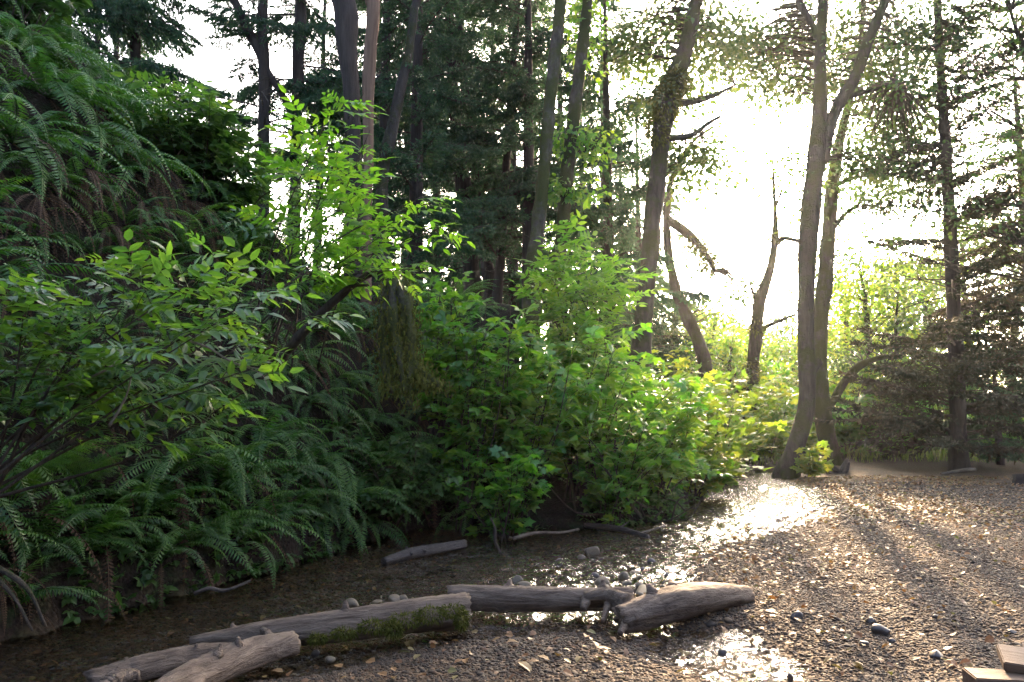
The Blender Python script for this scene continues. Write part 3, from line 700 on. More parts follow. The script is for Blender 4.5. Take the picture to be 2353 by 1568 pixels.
# broken snag
t, sk = tree('snag', 'thin broken-topped dead alder snag with moss bundles against the white sky', [(1730, 940, 24), (1728, 880, 34), (1732, 820, 32), (1738, 770, 38), (1742, 710, 34), (1755, 665, 30), (1772, 610, 20), (1781, 550, 22), (1781, 490, 12), (1777, 410, 9), (1774, 335, 3)], 26, 'bark_alder', None,
    [[(1742, 760, 14), (1780, 742, 10), (1830, 722, 5)], [(1783, 560, 14), (1800, 548, 12), (1822, 548, 6)], [(1781, 480, 8), (1800, 430, 5), (1822, 390, 3)], [(1738, 690, 10), (1725, 660, 6)]])
crown(t, sk, [(1735, 640, 50, 60, 26, 1, 10), (1725, 850, 22, 40, 25.8, .4, 6)], per=22, scale=1.2)
moss_pad(t, [(px(1727, 855, 25.9), np.array([.35, .3, .45])), (px(1740, 755, 25.9), np.array([.35, .3, .35])), (px(1785, 548, 25.9), np.array([.3, .25, .2]))], 'moss_burr', 350, 'moss', .12)

# mossy trunk pair in the middle
t, sk = tree('alder_tree', 'mossy slender trunk in the middle, left one of the close pair', [(1222, 660, 50), (1234, 540, 40), (1246, 430, 38), (1256, 320, 37), (1265, 220, 38), (1275, 130, 36), (1288, 0, 35)], 16, 'bark_mossy', 15, freq=5)
crown(t, sk, [(1250, -150, 250, 120, 16, 2, 26)], per=24)
t, sk = tree('alder_tree', 'mossy slender trunk in the middle with leafy sprouts, right one of the close pair', [(1280, 640, 40), (1292, 540, 36), (1300, 430, 42), (1308, 350, 36), (1322, 240, 38), (1336, 130, 34), (1350, 0, 31)], 17, 'bark_mossy', 15, [[(1300, 365, 10), (1325, 350, 7), (1360, 345, 3)]], freq=5)
crown(t, sk, [(1350, 330, 50, 40, 16.8, .4, 12), (1310, 440, 60, 22, 16.6, .4, 12), (1345, 60, 40, 120, 17, .6, 16), (1300, 330, 40, 50, 16.6, .4, 6)], per=14, clump=.2, mat='elder')

# dark trunks, upper left and centre
t, sk = tree('alder_tree', 'thick dark trunk behind the bright shrub, touching a bare brown one', [(815, 430, 48), (810, 300, 48), (806, 200, 52), (797, 100, 62), (788, 0, 70)], 13, 'bark_dark', 13)
t, sk = tree('snag', 'bare barkless brown trunk beside the thick dark one at top', [(846, 430, 26), (846, 320, 30), (846, 220, 34), (850, 120, 40), (856, 60, 42), (858, 0, 40)], 12.6, 'bark_bare', 9)
t, sk = tree('alder_tree', 'slanting grey-brown trunk leaning right among dark spruce boughs', [(880, 400, 34), (898, 310, 36), (915, 230, 34), (935, 140, 28), (948, 60, 25), (960, 0, 22)], 14.5, 'bark_alder', 12)
t, sk = tree('spruce_tree', 'dark straight trunk in the white gap, leftmost of two close trunks at upper left', [(606, 430, 34), (606, 300, 32), (607, 150, 32), (604, 0, 30)], 15, 'bark_dark', 17,
   [[(530, -20, 22), (565, 60, 24), (590, 110, 26), (612, 160, 20), (640, 205, 19), (662, 245, 20), (680, 290, 14)]])
UL1 = (t, sk)
t, sk = tree('spruce_tree', 'dark straight trunk at upper left, right of the crooked mossy limb', [(678, 440, 32), (681, 300, 32), (685, 150, 34), (690, 0, 34)], 15.6, 'bark_dark', 18); UL2 = (t, sk)
t, sk = tree('spruce_tree', 'blue-grey trunk at far upper left above the fern slope', [(310, 220, 26), (311, 120, 28), (314, 0, 30)], 13.5, 'bark_dark', 16); UL3 = (t, sk)
t, sk = tree('spruce_tree', 'thin trunk at upper left corner above the hanging ferns', [(222, 160, 15), (224, 60, 15), (226, 0, 15)], 14.5, 'bark_dark', 15); UL4 = (t, sk)
t, sk = tree('spruce_tree', 'thick dark trunk in the spruce stand, leftmost of three', [(1090, 720, 50), (1080, 600, 48), (1070, 480, 48), (1056, 370, 42), (1048, 300, 38), (1038, 150, 32), (1030, 0, 28)], 22, 'bark_dark', 22); C1 = (t, sk)
t, sk = tree('spruce_tree', 'leaning dark trunk in the spruce stand, between two others', [(1130, 710, 42), (1118, 600, 36), (1104, 480, 33), (1088, 370, 30), (1076, 280, 28), (1060, 120, 24), (1048, 0, 20)], 23.5, 'bark_dark', 21); C2 = (t, sk)
t, sk = tree('spruce_tree', 'slim dark spruce trunk with bare lower twigs, right of the stand of three', [(1142, 720, 30), (1152, 560, 27), (1162, 400, 24), (1172, 260, 22), (1182, 120, 19), (1190, 0, 16)], 21, 'bark_dark', 19); C3 = (t, sk)

# spruce boughs ---------------------------------------------------------------
def bough(seed, dens=1.0, needle='needle', hang=.25):
    r = np.random.default_rng(seed); b = MB()
    t = np.linspace(0, 1, 9); sag = r.uniform(.1, .3); wob = r.normal(0, .03, 3)
    ax = np.stack([t, wob[0] * np.sin(3 * t), .10 * t - sag * t * t + .05 * t ** 4], 1)
    V, F = tube(ax, np.linspace(.011, .002, 9), 5, caps=False); b.add(V, F, .3, 0)
    def pt(x): return np.array([np.interp(x, t, ax[:, k]) for k in range(3)])
    for k in range(int(44 * dens)):
        x = r.uniform(.12, 1.0); s = r.choice([-1, 1]); p = pt(x)
        l = (.10 + .34 * (1 - x) * r.uniform(.6, 1.1)) * (0.6 + .4 * min(1, x / .35)); an = r.uniform(.6, 1.15)
        d = np.array([math.cos(an), s * math.sin(an), -hang * r.uniform(.2, 1.4)])
        Q = [p + d * l * q + np.array([0, 0, -hang * .6 * l * q * q]) for q in np.linspace(0, 1, 5)]
        b.add(*tube(np.array(Q), np.linspace(.0035, .0012, 5), 3, caps=False), .3, 0)
        m = int((9 + l * 75) * dens)
        for i in range(m):
            q = r.uniform(.08, 1.0); c = np.array([np.interp(q, np.linspace(0, 1, 5), [z[a] for z in Q]) for a in range(3)])
            e = unit(unit(d) * .8 + np.array([0, 0, -hang * 1.2]) + r.normal(0, .55, 3)) * r.uniform(.03, .065)
            wv = unit(cross(e, r.normal(size=3))) * .0085
            mid = c + e * .5
            b.add([c, mid + wv, c + e, mid - wv], [[[0, 1, 2, 3]]], float(np.clip(r.normal(.5, .25), 0, 1)), 1)
    return b.mesh('bough', [M['bark_twig'], M[needle]])
BOUGH = [bough(s, 1.0) for s in range(5)]
BOUGH_DRY = [bough(50 + s, .75, 'needle_dry', .12) for s in range(5)]
BOUGH_HANG = [bough(80 + s, 1.1, 'needle', .6) for s in range(4)]
def boughs(root, axisP, z0, z1, n, L0, L1, kinds, az=None, pitch=(-.15, .25), part='bough'):
    o = np.array(root.location); z = axisP[:, 2]; od = np.argsort(z)
    for k in range(n):
        h = z0 + (z1 - z0) * (k + random.random()) / n
        p = np.array([np.interp(h, z[od], axisP[od, a]) for a in range(3)])
        a = random.uniform(0, 6.283) if az is None else random.uniform(*az)
        L = (L0 + (L1 - L0) * (h - z0) / (z1 - z0)) * random.uniform(.7, 1.2)
        m = Matrix.Translation(Vector(p - o)) @ Matrix.Rotation(a, 4, 'Z') @ Matrix.Rotation(-random.uniform(*pitch), 4, 'Y') @ Matrix.Rotation(random.uniform(-.3, .3), 4, 'X') @ Matrix.Diagonal((L, L, L, 1))
        link(part, random.choice(kinds), root, mat=m)
def top_of(sk): return sk[0][:, 2].max()
for (t, sk), za, zb, n, l0, l1, kd in ((UL1, 7.2, 16, 32, 2.2, 1.2, BOUGH), (UL2, 7.5, 17, 34, 2.2, 1.2, BOUGH_HANG), (UL3, 7.0, 15, 30, 2.0, 1.2, BOUGH), (UL4, 8, 14, 16, 1.6, 1.0, BOUGH), (C1, 9.0, 21, 64, 3.2, 1.6, BOUGH), (C2, 9.5, 20, 46, 2.8, 1.4, BOUGH_HANG), (C3, 6.0, 18.5, 70, 2.8, 1.2, BOUGH)):
    boughs(t, sk[0], za, zb, n, l0, l1, kd)
# bare whisker twigs under the crowns
def whiskers(root, axisP, z0, z1, n, L):
    b = MB(); o = np.array(root.location); z = axisP[:, 2]; od = np.argsort(z)
    for k in range(n):
        h = rng.uniform(z0, z1); p = np.array([np.interp(h, z[od], axisP[od, a]) for a in range(3)]); a = rng.uniform(0, 6.28); l = L * rng.uniform(.4, 1.2)
        d = np.array([math.cos(a), math.sin(a), rng.uniform(-.35, .15)])
        Q = catmull([p, p + d * l * .5 + rng.normal(0, .06, 3), p + d * l + np.array([0, 0, -.25 * l])], 7)
        b.add(*tube(Q, np.linspace(.018, .004, 7), 4, caps=False))
        for _ in range(3):
            q = Q[rng.integers(2, 6)]; e = unit(d + rng.normal(0, .6, 3)) * l * .35
            b.add(*tube(np.array([q, q + e * .6, q + e + np.array([0, 0, -.1])]), [.007, .005, .002], 3, caps=False))
    tag(link('dead_twig', b.mesh('dead_twig', M['bark_twig'], True, o), root), kind='stuff')
for (t, sk), a, b_, n in ((C1, 5.5, 10, 26), (C2, 5.5, 10, 18), (C3, 5, 10, 30), (UL1, 6, 11, 22), (UL2, 6, 11, 16)): whiskers(t, sk[0], a, b_, n, 2.0)

def spruce(label, u, vbase, D, wpx, top, z0, n, L0, L1, kinds, lean=0, group=None, mat='bark_dark'):
    b = px(u, vbase, D); gz = tz(b[0], b[1]); H = top
    C = np.array([[b[0] + lean * q, b[1], gz - .2 + (H - gz) * q] for q in np.linspace(0, 1, 20)])
    r = np.linspace(wpx * .5 * D / FPX * 1.2, .02, 20)
    root = thing('spruce_tree', label, 'tree', (b[0], b[1], gz), group)
    V, F = tube(C - np.array(root.location), r, 10, .05, 2, int(u)); link('trunk', mesh('trunk', V, F, M[mat], True), root)
    boughs(root, C, z0, H - .2, n, L0, L1, kinds)
    return root, C
# spruces whose dense boughs fill the middle of the picture
spruce('dense dark spruce right behind the slanting trunk at upper centre', 955, 500, 16.5, 34, 17, 5.0, 70, 2.3, 1.2, BOUGH)
spruce('dense dark spruce between the spruce stand and the mossy trunk pair', 1215, 600, 20, 34, 20, 6.5, 66, 2.6, 1.3, BOUGH)
spruce('drooping blue-green spruce between the mossy pair and the burred alder', 1400, 700, 20.5, 34, 16, 3.2, 84, 2.5, 1.2, BOUGH_HANG)
spruce('tall dark spruce rising behind the bare brown trunk', 880, 480, 19, 34, 21, 7.5, 50, 2.6, 1.4, BOUGH)
spruce('dark spruce at the top left corner above the ferns', 120, 100, 12.5, 26, 15, 6.8, 70, 2.2, 1.2, BOUGH_HANG)
FSL = {1000: 'hazy dark spruce behind the slanting trunk and left of the stand of three', 1130: 'hazy dark spruce straight behind the slim bare-twigged trunk', 1290: 'hazy dark spruce straight behind the close mossy pair', 1390: 'hazy spruce behind the drooping blue-green spruce', 1470: 'hazy lower spruce just left of the burred alder', 1060: 'far faint spruce seen between the trunks of the stand of three', 1230: 'far faint spruce left of the mossy trunk pair', 930: 'far spruce behind the dense one at upper centre', 1340: 'far faint spruce right of the mossy trunk pair', 1180: 'hazy spruce right of the slim bare-twigged trunk', 1430: 'far faint spruce behind the burred alder', 860: 'far spruce behind the bare brown trunk'}
for (u, D, top, z0) in ((1000, 30, 26, 5), (1130, 34, 27, 6), (1290, 31, 25, 5), (1390, 36, 24, 4), (1470, 33, 17, 4), (1060, 42, 30, 6), (1230, 44, 28, 6), (930, 36, 28, 8), (1340, 48, 26, 4), (1180, 27, 22, 5), (1430, 44, 22, 4), (860, 30, 24, 9)):
    spruce(FSL[u], u, 700, D, 26, top, z0, 64, 3.4, 1.4, BOUGH_HANG if D % 2 else BOUGH, group='spruces deep in the stand')
FSM = {735: 'hazy spruce behind the right-hand trunk at upper left', 420: 'hazy low spruce top in the left part of the white gap', 250: 'hazy spruce behind the thin corner trunks at upper left', 520: 'hazy low spruce top in the middle of the white gap'}
for (u, D, top, z0) in ((735, 26, 22, 10), (420, 30, 14.5, 8.0), (250, 22, 18, 8.5), (520, 34, 16, 8)):
    spruce(FSM[u], u, 400, D, 24, top, z0, 34, 2.6, 1.1, BOUGH, group='spruces behind the upper left gap')
# the brown-twigged spruce on the right
t, sk = tree('spruce_tree', 'brownish spruce with wide dry boughs at the right edge of the gravel', [(2206, 1096, 66), (2202, 1020, 46), (2200, 900, 40), (2192, 700, 37), (2182, 500, 33), (2171, 300, 28), (2161, 150, 24), (2155, 0, 21)], 21, 'bark_dark', 19)
boughs(t, sk[0], .6, 4.2, 46, 3.3, 3.3, BOUGH_DRY, pitch=(-.1, .35)); boughs(t, sk[0], 4.2, 13, 44, 3.2, 2.2, BOUGH_DRY, pitch=(.05, .6)); boughs(t, sk[0], 12, 18.5, 20, 2.2, 1.0, BOUGH)
whiskers(t, sk[0], .8, 12, 60, 3.2)
spruce('dark spruce half cut off by the right edge behind the brownish one', 2400, 1080, 25, 40, 15, .8, 60, 3.2, 1.4, BOUGH_DRY)
spruce('low dark young spruce in the shade beside the brownish trunk', 2300, 1080, 23, 16, 4.2, .4, 46, 2.6, .8, BOUGH)

# leafy maples and alders closing the clearing
def broadleaf(label, u, v, D, h, rad, n, mat='alder', wpx=26, per=52, scale=2.1, group=None, lo=.1, lean=0.0):
    b = px(u, v, D); gz = tz(b[0], b[1])
    C = catmull([[b[0], b[1], gz - .2], [b[0] + lean * .3 + rng.normal(0, .15), b[1], gz + h * .35], [b[0] + lean * .7 + rng.normal(0, .3), b[1], gz + h * .7], [b[0] + lean, b[1], gz + h * .95]], 16)
    root = thing('broadleaf_tree', label, 'tree', (b[0], b[1], gz), group); o = np.array(root.location)
    V, F = tube(C - o, np.linspace(wpx * .5 * D / FPX, .03, 16), 9, .08, 2, int(u)); link('trunk', mesh('trunk', V, F, M['bark_alder'], True), root)
    P = []; Dv = []; tb = MB()
    for _ in range(n):
        q = rng.uniform(0, 1); th = rng.uniform(0, 6.28); rr = rad * math.sqrt(rng.random()) * (1 - .55 * max(0, q - .45) / .55)
        z = gz + h * (lo + (1.02 - lo) * q); k = C[np.argmin(np.abs(C[:, 2] - z + rr * .4))]
        c = np.array([k[0] + rr * math.cos(th), k[1] + rr * math.sin(th), z])
        tb.add(*tube(catmull([k, (k + c) / 2 + [0, 0, .15], c], 5), np.linspace(.03, .006, 5), 3, caps=False))
        m = int(per * rng.uniform(.5, 1.5)); off = rng.normal(0, .5, (m, 3)) * np.array([1, 1, .5]); P.append(c + off); Dv.append(off + np.array([0, 0, -.15]))
    A, P = frames(np.concatenate(P), np.concatenate(Dv), .6, scale * min(1.5, max(1, D / 34))); put_leaves(root, 'simple', mat, A, P, 0, 'crown')
    tag(link('twig', tb.mesh('twig', M['bark_twig'], True, o), root), kind='stuff')
def bg_label(u, D):
    where = 'left of the burred alder' if u < 1510 else 'behind the leaning crooked alder' if u < 1620 else 'left of the snag' if u < 1700 else 'behind the snag' if u < 1790 else 'between snag and forked alder' if u < 1850 else 'behind the alder pair' if u < 1930 else 'right of the alder pair' if u < 2030 else 'left of the brownish spruce' if u < 2180 else 'right of the brownish spruce' if u < 2290 else 'at the right edge'
    return ('far faint' if D > 50 else 'hazy' if D > 39 else 'sunlit') + ' pale green leafy tree ' + where
for (u, D, h, rad, n, mt) in ((1560, 34, 6.2, 2.6, 70, 'alder'), (1650, 38, 7.0, 3, 80, 'yellow'), (1760, 36, 6.0, 3, 80, 'yellow'), (1690, 30, 4.6, 2.2, 60, 'yellow'), (1830, 42, 7, 3.2, 80, 'alder'), (1960, 38, 8.5, 3.2, 110, 'yellow'), (2060, 44, 10.5, 3.6, 110, 'alder'), (2130, 36, 9, 3, 90, 'yellow'), (2240, 40, 12, 3.6, 110, 'alder'), (2340, 38, 11, 3.4, 100, 'alder'), (1500, 40, 9, 3, 70, 'alder'), (2440, 44, 14, 4, 90, 'alder'), (1880, 58, 9, 4, 70, 'alder'), (2000, 62, 10, 4, 70, 'alder'), (1720, 60, 9, 4.5, 70, 'alder'), (2150, 64, 13, 4.5, 70, 'alder'), (1590, 56, 10, 4, 60, 'alder')):
    broadleaf(bg_label(u, D), u, 1000, D, h, rad, n, mt, group='leafy trees closing the clearing')
broadleaf('tall leafy alder reaching over the top right corner', 2480, 1080, 19, 14, 4.6, 300, 'alder', 30, lo=.42, lean=-1.0, scale=1.4)
broadleaf('slim leafy tree with a pale trunk beside the clearing path', 1998, 1050, 30, 8, 1.8, 50, 'yellow', 30, lo=.3)
broadleaf('thin leafy sapling at the left side of the clearing path', 2085, 1050, 29, 6.5, 1.6, 44, 'alder', 14, lo=.25)

# ------------------------------------------------------------------ shrubs
def shrub(name, label, base, tips, kind, mat, nobj, r0=.014, twigs=7, perTwig=6, tl=(.25, .6), scale=1.0, t0=.3, group=None, bark='bark_twig', bias=0.0, drop=.15, cat='shrub', arch=.25, spread=.12):
    base = np.asarray(base, float); root = thing(name, label, cat, base, group); P = []; Dv = []; tb = MB()
    for tip in tips:
        tip = np.asarray(tip, float); b = base + np.append(rng.normal(0, spread, 2), -.08); L = np.linalg.norm(tip - b)
        C = catmull([b, b * .55 + tip * .45 + np.array([0, 0, arch * L * .5]) + rng.normal(0, .04 * L, 3), tip], 14)
        V, F = tube(C - base, np.linspace(r0, r0 * .25, 14), 6, .08, 6, int(rng.integers(999)), caps=False)
        link('stem', mesh('stem', V, F, M[bark], True), root)
        for k in range(twigs):
            i = min(13, int((t0 + (1 - t0) * (k + rng.random()) / twigs) * 13)); p = C[i]
            a = rng.uniform(0, 6.28); d = unit(unit(C[min(i + 1, 13)] - C[max(i - 1, 0)]) * .6 + np.array([math.cos(a), math.sin(a), rng.uniform(-.1, .5)]))
            l = rng.uniform(*tl); Q = catmull([p, p + d * l * .55 + [0, 0, .04], p + d * l + [0, 0, -drop * l]], 6)
            tb.add(*tube(Q, np.linspace(r0 * .3, r0 * .12, 6), 3, caps=False))
            for j in range(perTwig):
                s = (j + .6) / perTwig; q = np.array([np.interp(s, np.linspace(0, 1, 6), Q[:, c]) for c in range(3)])
                e = unit(cross(d, [0, 0, 1])) * (1 if j % 2 else -1); P.append(q); Dv.append(unit(e * (1.1 - .7 * s) + d * (.4 + .6 * s) + np.array([0, 0, rng.uniform(-.35, .15)]) + rng.normal(0, .2, 3)))
    A, P = frames(np.array(P), np.array(Dv), .45, scale, .42)
    put_leaves(root, kind, mat, A, P, nobj, 'foliage', bias)
    tag(link('twig', tb.mesh('twig', M[bark], True, base), root), kind='stuff')
    return root

# near shrub arching in from the left
base = px(-60, 1120, 4.6); base[2] = max(base[2], tz(base[0], base[1]) - .05)
tips = [px(u, v, d) for (u, v, d) in ((740, 610, 5.2), (735, 710, 5.4), (580, 610, 5.2), (330, 640, 4.9), (180, 640, 4.6), (60, 670, 4.4), (700, 800, 5.3), (570, 850, 4.9), (450, 640, 4.9), (-40, 700, 4.4), (680, 640, 5.6), (500, 740, 4.8), (250, 700, 4.7))]
shrub('elder_shrub', 'leafy elder shrub arching over the stream from the left edge', base, tips, 'pinnate', 'elder_near', 280, .013, 7, 5, (.18, .45), .68, .42, arch=.0, drop=.05)
# bright back-lit shrub above
base = px(610, 700, 9.2); base[2] = tz(base[0], base[1])
tips = [px(u, v, d) for (u, v, d) in ((785, 205, 7.6), (835, 215, 7.6), (815, 265, 7.6), (850, 300, 7.6), (745, 270, 7.8), (760, 330, 7.8), (900, 410, 7.4), (990, 440, 7.4), (1020, 520, 7.4), (850, 400, 7.4), (930, 500, 7.3), (1030, 610, 7.5), (880, 540, 7.2), (800, 470, 7.4))]
shrub('elder_shrub', 'tall bright yellow-green elder shrub back-lit against the dark trunks', base, tips, 'pinnate', 'elder', 260, .014, 5, 5, (.22, .5), .8, .55, bias=.12, arch=.2, spread=.4)
base = px(560, 560, 10.5); base[2] = tz(base[0], base[1])
tips = [px(u, v, d) for (u, v, d) in ((480, 430, 10), (560, 400, 10.2), (640, 430, 10), (700, 470, 10), (530, 500, 9.6), (620, 540, 9.6), (440, 460, 9.8), (720, 560, 9.4), (690, 390, 10.5))]
shrub('elder_shrub', 'dim green elder shrub on the slope under the white sky gap', base, tips, 'pinnate', 'elder_near', 110, .018, 6, 4, (.3, .6), .75, .5, bias=-.2)
# elder in front of the mossy trunk pair
base = px(1330, 800, 14); base[2] = tz(base[0], base[1])
tips = [px(u, v, d) for (u, v, d) in ((1250, 550, 13.5), (1310, 560, 13.6), (1370, 580, 13.5), (1430, 610, 13.4), (1440, 670, 13.4), (1390, 640, 13.2), (1330, 620, 13.2), (1270, 610, 13.2), (1220, 640, 13.2), (1350, 690, 13))]
shrub('elder_shrub', 'light green elder shrub in front of the mossy trunk pair', base, tips, 'pinnate', 'elder', 160, .02, 10, 5, (.35, .75), 1.1, .4, bias=.05)
# the thicket at the water
def thick(label, u, v, D, tipsuv, kind, mat, nobj, **k):
    b = px(u, v, D); b[2] = tz(b[0], b[1])
    return shrub('thicket_shrub', label, b, [px(*t) for t in tipsuv], kind, mat, nobj, **k)
def rtips(u0, u1, v0, v1, d0, d1, n): return [(rng.uniform(u0, u1), rng.uniform(v0, v1), rng.uniform(d0, d1)) for _ in range(n)]
thick('tall salmonberry bush with dark upright canes at the left end of the thicket', 1075, 1180, 10.5, rtips(1030, 1180, 660, 900, 9.8, 11, 13), 'tri', 'berry', 130, twigs=10, perTwig=6, tl=(.25, .6), t0=.28, arch=.05, scale=1.18)
thick('full salmonberry bush in the centre of the thicket', 1190, 1185, 10.8, rtips(1120, 1330, 690, 950, 10, 11.5, 15), 'tri', 'berry', 130, twigs=10, perTwig=6, tl=(.25, .6), t0=.25, arch=.08, scale=1.23, bias=.05)
thick('low broad-leaved thimbleberry at the waterline in front of the thicket', 1150, 1205, 10.0, rtips(1060, 1300, 1040, 1160, 9.3, 10, 14), 'lobed', 'berry', 120, twigs=6, perTwig=5, tl=(.15, .35), t0=.25, arch=.2, scale=0.97)
thick('dense salmonberry bush right of centre in the thicket', 1330, 1180, 11.2, rtips(1270, 1470, 780, 1000, 10.6, 12, 16), 'tri', 'berry', 130, twigs=10, perTwig=6, tl=(.25, .65), t0=.22, arch=.1, scale=1.23, bias=.08)
thick('broad-leaved thimbleberry bush leaning over the branch in the water', 1400, 1190, 10.9, rtips(1300, 1540, 950, 1130, 10.2, 11, 16), 'lobed', 'berry', 130, twigs=7, perTwig=6, tl=(.2, .45), t0=.2, arch=.25, scale=1.02)
thick('tangled salmonberry at the right end of the thicket over bare dark canes', 1500, 1175, 11.8, rtips(1440, 1640, 880, 1110, 11.2, 13, 17), 'tri', 'berry', 120, twigs=10, perTwig=6, tl=(.3, .65), t0=.22, arch=.15, scale=1.23, bias=.15)
thick('yellow-green sunlit bush overhanging the glittering water', 1600, 1120, 14.5, rtips(1530, 1735, 900, 1085, 13.6, 15.5, 18), 'lobed', 'yellow', 120, twigs=10, perTwig=6, tl=(.35, .75), t0=.2, arch=.15, scale=1.34)
thick('yellow-green sunlit bush behind the overhanging one, nearer the snag', 1660, 1060, 19, rtips(1560, 1750, 880, 1030, 17.5, 20, 18), 'lobed', 'yellow', 60, twigs=10, perTwig=6, tl=(.4, .9), t0=.2, arch=.15, scale=1.54)
thick('green bush on the rise below the burred alder', 1450, 1000, 15.5, rtips(1370, 1570, 840, 960, 14.5, 16, 16), 'lobed', 'berry', 80, twigs=8, perTwig=7, tl=(.35, .8), t0=.2, arch=.15, scale=1.44, bias=.1)
thick('green bush on the slope behind the thicket, left of the leaning alder', 1300, 900, 14, rtips(1180, 1400, 740, 880, 12.8, 14.5, 16), 'tri', 'berry', 60, twigs=8, perTwig=7, tl=(.35, .8), t0=.2, arch=.15, scale=1.44)
thick('small bright yellow-green seedling between the feet of the two alders', 1862, 1095, 19.4, rtips(1840, 1900, 1030, 1085, 19.1, 19.6, 7), 'lobed', 'yellow', 40, twigs=5, perTwig=5, tl=(.15, .4), t0=.3, scale=1.44, bias=.2)
thick('slender sapling with big pale leaves standing up from the thicket top', 1395, 980, 11.5, [(1385, 760, 11.3), (1405, 800, 11.3), (1395, 850, 11.2)], 'lobed', 'elder', 45, twigs=4, perTwig=4, tl=(.1, .25), t0=.5, scale=1.23)
thick('small leafy bush hanging over water under the hanging moss', 900, 1215, 10.2, rtips(780, 1000, 1000, 1180, 9.2, 10.2, 12), 'tri', 'cover', 70, twigs=7, perTwig=6, tl=(.2, .45), t0=.25, arch=.2)
thick('leafy bush on the bank between the bright shrub and the hanging moss', 1010, 900, 11.4, rtips(960, 1080, 620, 820, 10.6, 11.4, 10), 'tri', 'elder', 60, twigs=7, perTwig=6, tl=(.25, .55), t0=.3, scale=1.23)
for (u, v, kd, mt, lab) in ((400, 330, 'pinnate', 'elder_near', 'dim shrub on the slope edge at the left side of the white gap'), (460, 400, 'tri', 'cover', 'leafy shrub on the slope edge under the white gap'), (540, 450, 'tri', 'cover', 'leafy shrub on the slope edge left of the twin dark trunks'), (60, 20, 'tri', 'cover', 'leafy shrub in the top left corner above the ferns')):
    for dd in np.arange(5, 16, .05):
        q = px(u, v + 60, dd)
        if q[2] < tz(q[0], q[1]): break
    q[2] = tz(q[0], q[1])
    shrub('slope_shrub', lab, q, [q + np.array([rng.normal(0, .45), rng.normal(-.1, .4), rng.uniform(.35, 1.2)]) for _ in range(9)], kd, mt, 60, .012, 6, 5, (.2, .5), .8 if kd == 'pinnate' else 1.4, .3, bias=-.1)
BRL = {1580: 'low sunlit bush under the leaning crooked alder', 1680: 'low sunlit bush left of the snag foot', 1770: 'low sunlit bush at the snag foot, right side', 1960: 'low bush right of the alder pair by the path', 2040: 'low bush in the clearing between path and brownish spruce', 2100: 'low bush just left of the brownish spruce', 1840: 'tall bush straight behind the forked alder', 2280: 'low bush in the shade right of the brownish spruce'}
for (u, D, hh) in ((1580, 24, 240), (1680, 23, 200), (1770, 25, 170), (1960, 27, 130), (2040, 26, 110), (2100, 28, 150), (1840, 30, 220), (2280, 28, 130)):
    thick(BRL[u], u, 1040, D, rtips(u - 110, u + 110, 1030 - hh, 1010, D - 1.5, D + 1.5, 12), 'lobed', 'yellow' if u < 1800 else 'berry', 0, twigs=9, perTwig=8, tl=(.5, 1.1), t0=.15, arch=.15, scale=1.95, group='low bushes along the clearing')

# ------------------------------------------------------------------ ferns
def frond(seed, a0, a1, wid=.105, pairs=28, kind='sword'):
    r = np.random.default_rng(seed); b = MB(); n = 22
    th = np.radians(a0 + (a1 - a0) * np.linspace(0, 1, n) ** .9); ds = 1 / (n - 1)
    C = np.zeros((n, 3)); C[1:, 0] = np.cumsum(np.cos(th[:-1])) * ds; C[1:, 2] = np.cumsum(np.sin(th[:-1])) * ds
    C[:, 1] = r.normal(0, .05) * np.linspace(0, 1, n) ** 2
    b.add(*tube(C, np.linspace(.006, .0015, n), 3, caps=False), .55)
    tt = np.linspace(0, 1, n); s0 = .10 if kind == 'sword' else .2
    for k in range(pairs):
        t = s0 + (1 - s0) * k / pairs; p = np.array([np.interp(t, tt, C[:, a]) for a in range(3)]); ang = np.interp(t, tt, th)
        T = np.array([math.cos(ang), 0, math.sin(ang)]); Nn = np.array([-math.sin(ang), 0, math.cos(ang)])
        x = (t - s0) / (1 - s0)
        prof = min(1, .55 + x * 2.2) * (1 - x ** 2.6) + .03 if kind == 'sword' else (min(1, .6 + x * 2) * (1 - x) ** .8 + .03) * 1.7
        l = wid * prof
        for s in (-1, 1):
            S = np.array([0, s, 0]); lean = r.uniform(.12, .32) + .4 * x
            d = unit(S + T * lean - Nn * r.uniform(.05, .45)); wv = T * (.0125 if kind == 'sword' else .006) * (.6 + .4 * prof)
            ti = float(np.clip(r.normal(.5, .14), 0, 1))
            if kind == 'sword':
                b.add([p - wv * .7, p + d * l * .35 + wv, p + d * l - Nn * l * .12, p + d * l * .4 - wv * .9], [[[0, 1, 2, 3]]], ti)
            else:
                b.add([p - wv * .3, p + wv * .3, p + d * l], [[[0, 1, 2]]], ti)
                m = max(2, int(l / .02))
                for j in range(m):
                    y = (j + .6) / m; q = p + d * l * y; ll = l * .22 * (1 - .75 * y)
                    for g in (-1, 1):
                        e = unit(T * g + d * .5) * ll; b.add([q, q + e * .5 + d * .006, q + e, q + e * .5 - d * .006], [[[0, 1, 2, 3]]], ti)
    return b
def fset(spec, mat, name): return [frond(*s).mesh(name, M[mat]) for s in spec]
FR_ARCH = fset([(1, 62, -45), (2, 55, -60, .095), (3, 70, -25, .11), (4, 48, -50), (5, 60, -70, .1, 29)], 'fern', 'frond')
FR_HANG = fset([(11, 25, -82), (12, 10, -80, .1, 30), (13, 40, -88, .09, 31), (14, 30, -70)], 'fern', 'frond')
FR_LADY = fset([(21, 58, -35, .13, 24, 'lady'), (22, 48, -50, .14, 24, 'lady'), (23, 66, -20, .13, 24, 'lady')], 'fern_lady', 'frond')
FR_DEAD = fset([(31, -20, -90, .05, 26), (32, 5, -92, .045, 28), (33, -45, -88, .055, 26)], 'dead', 'dead_frond')
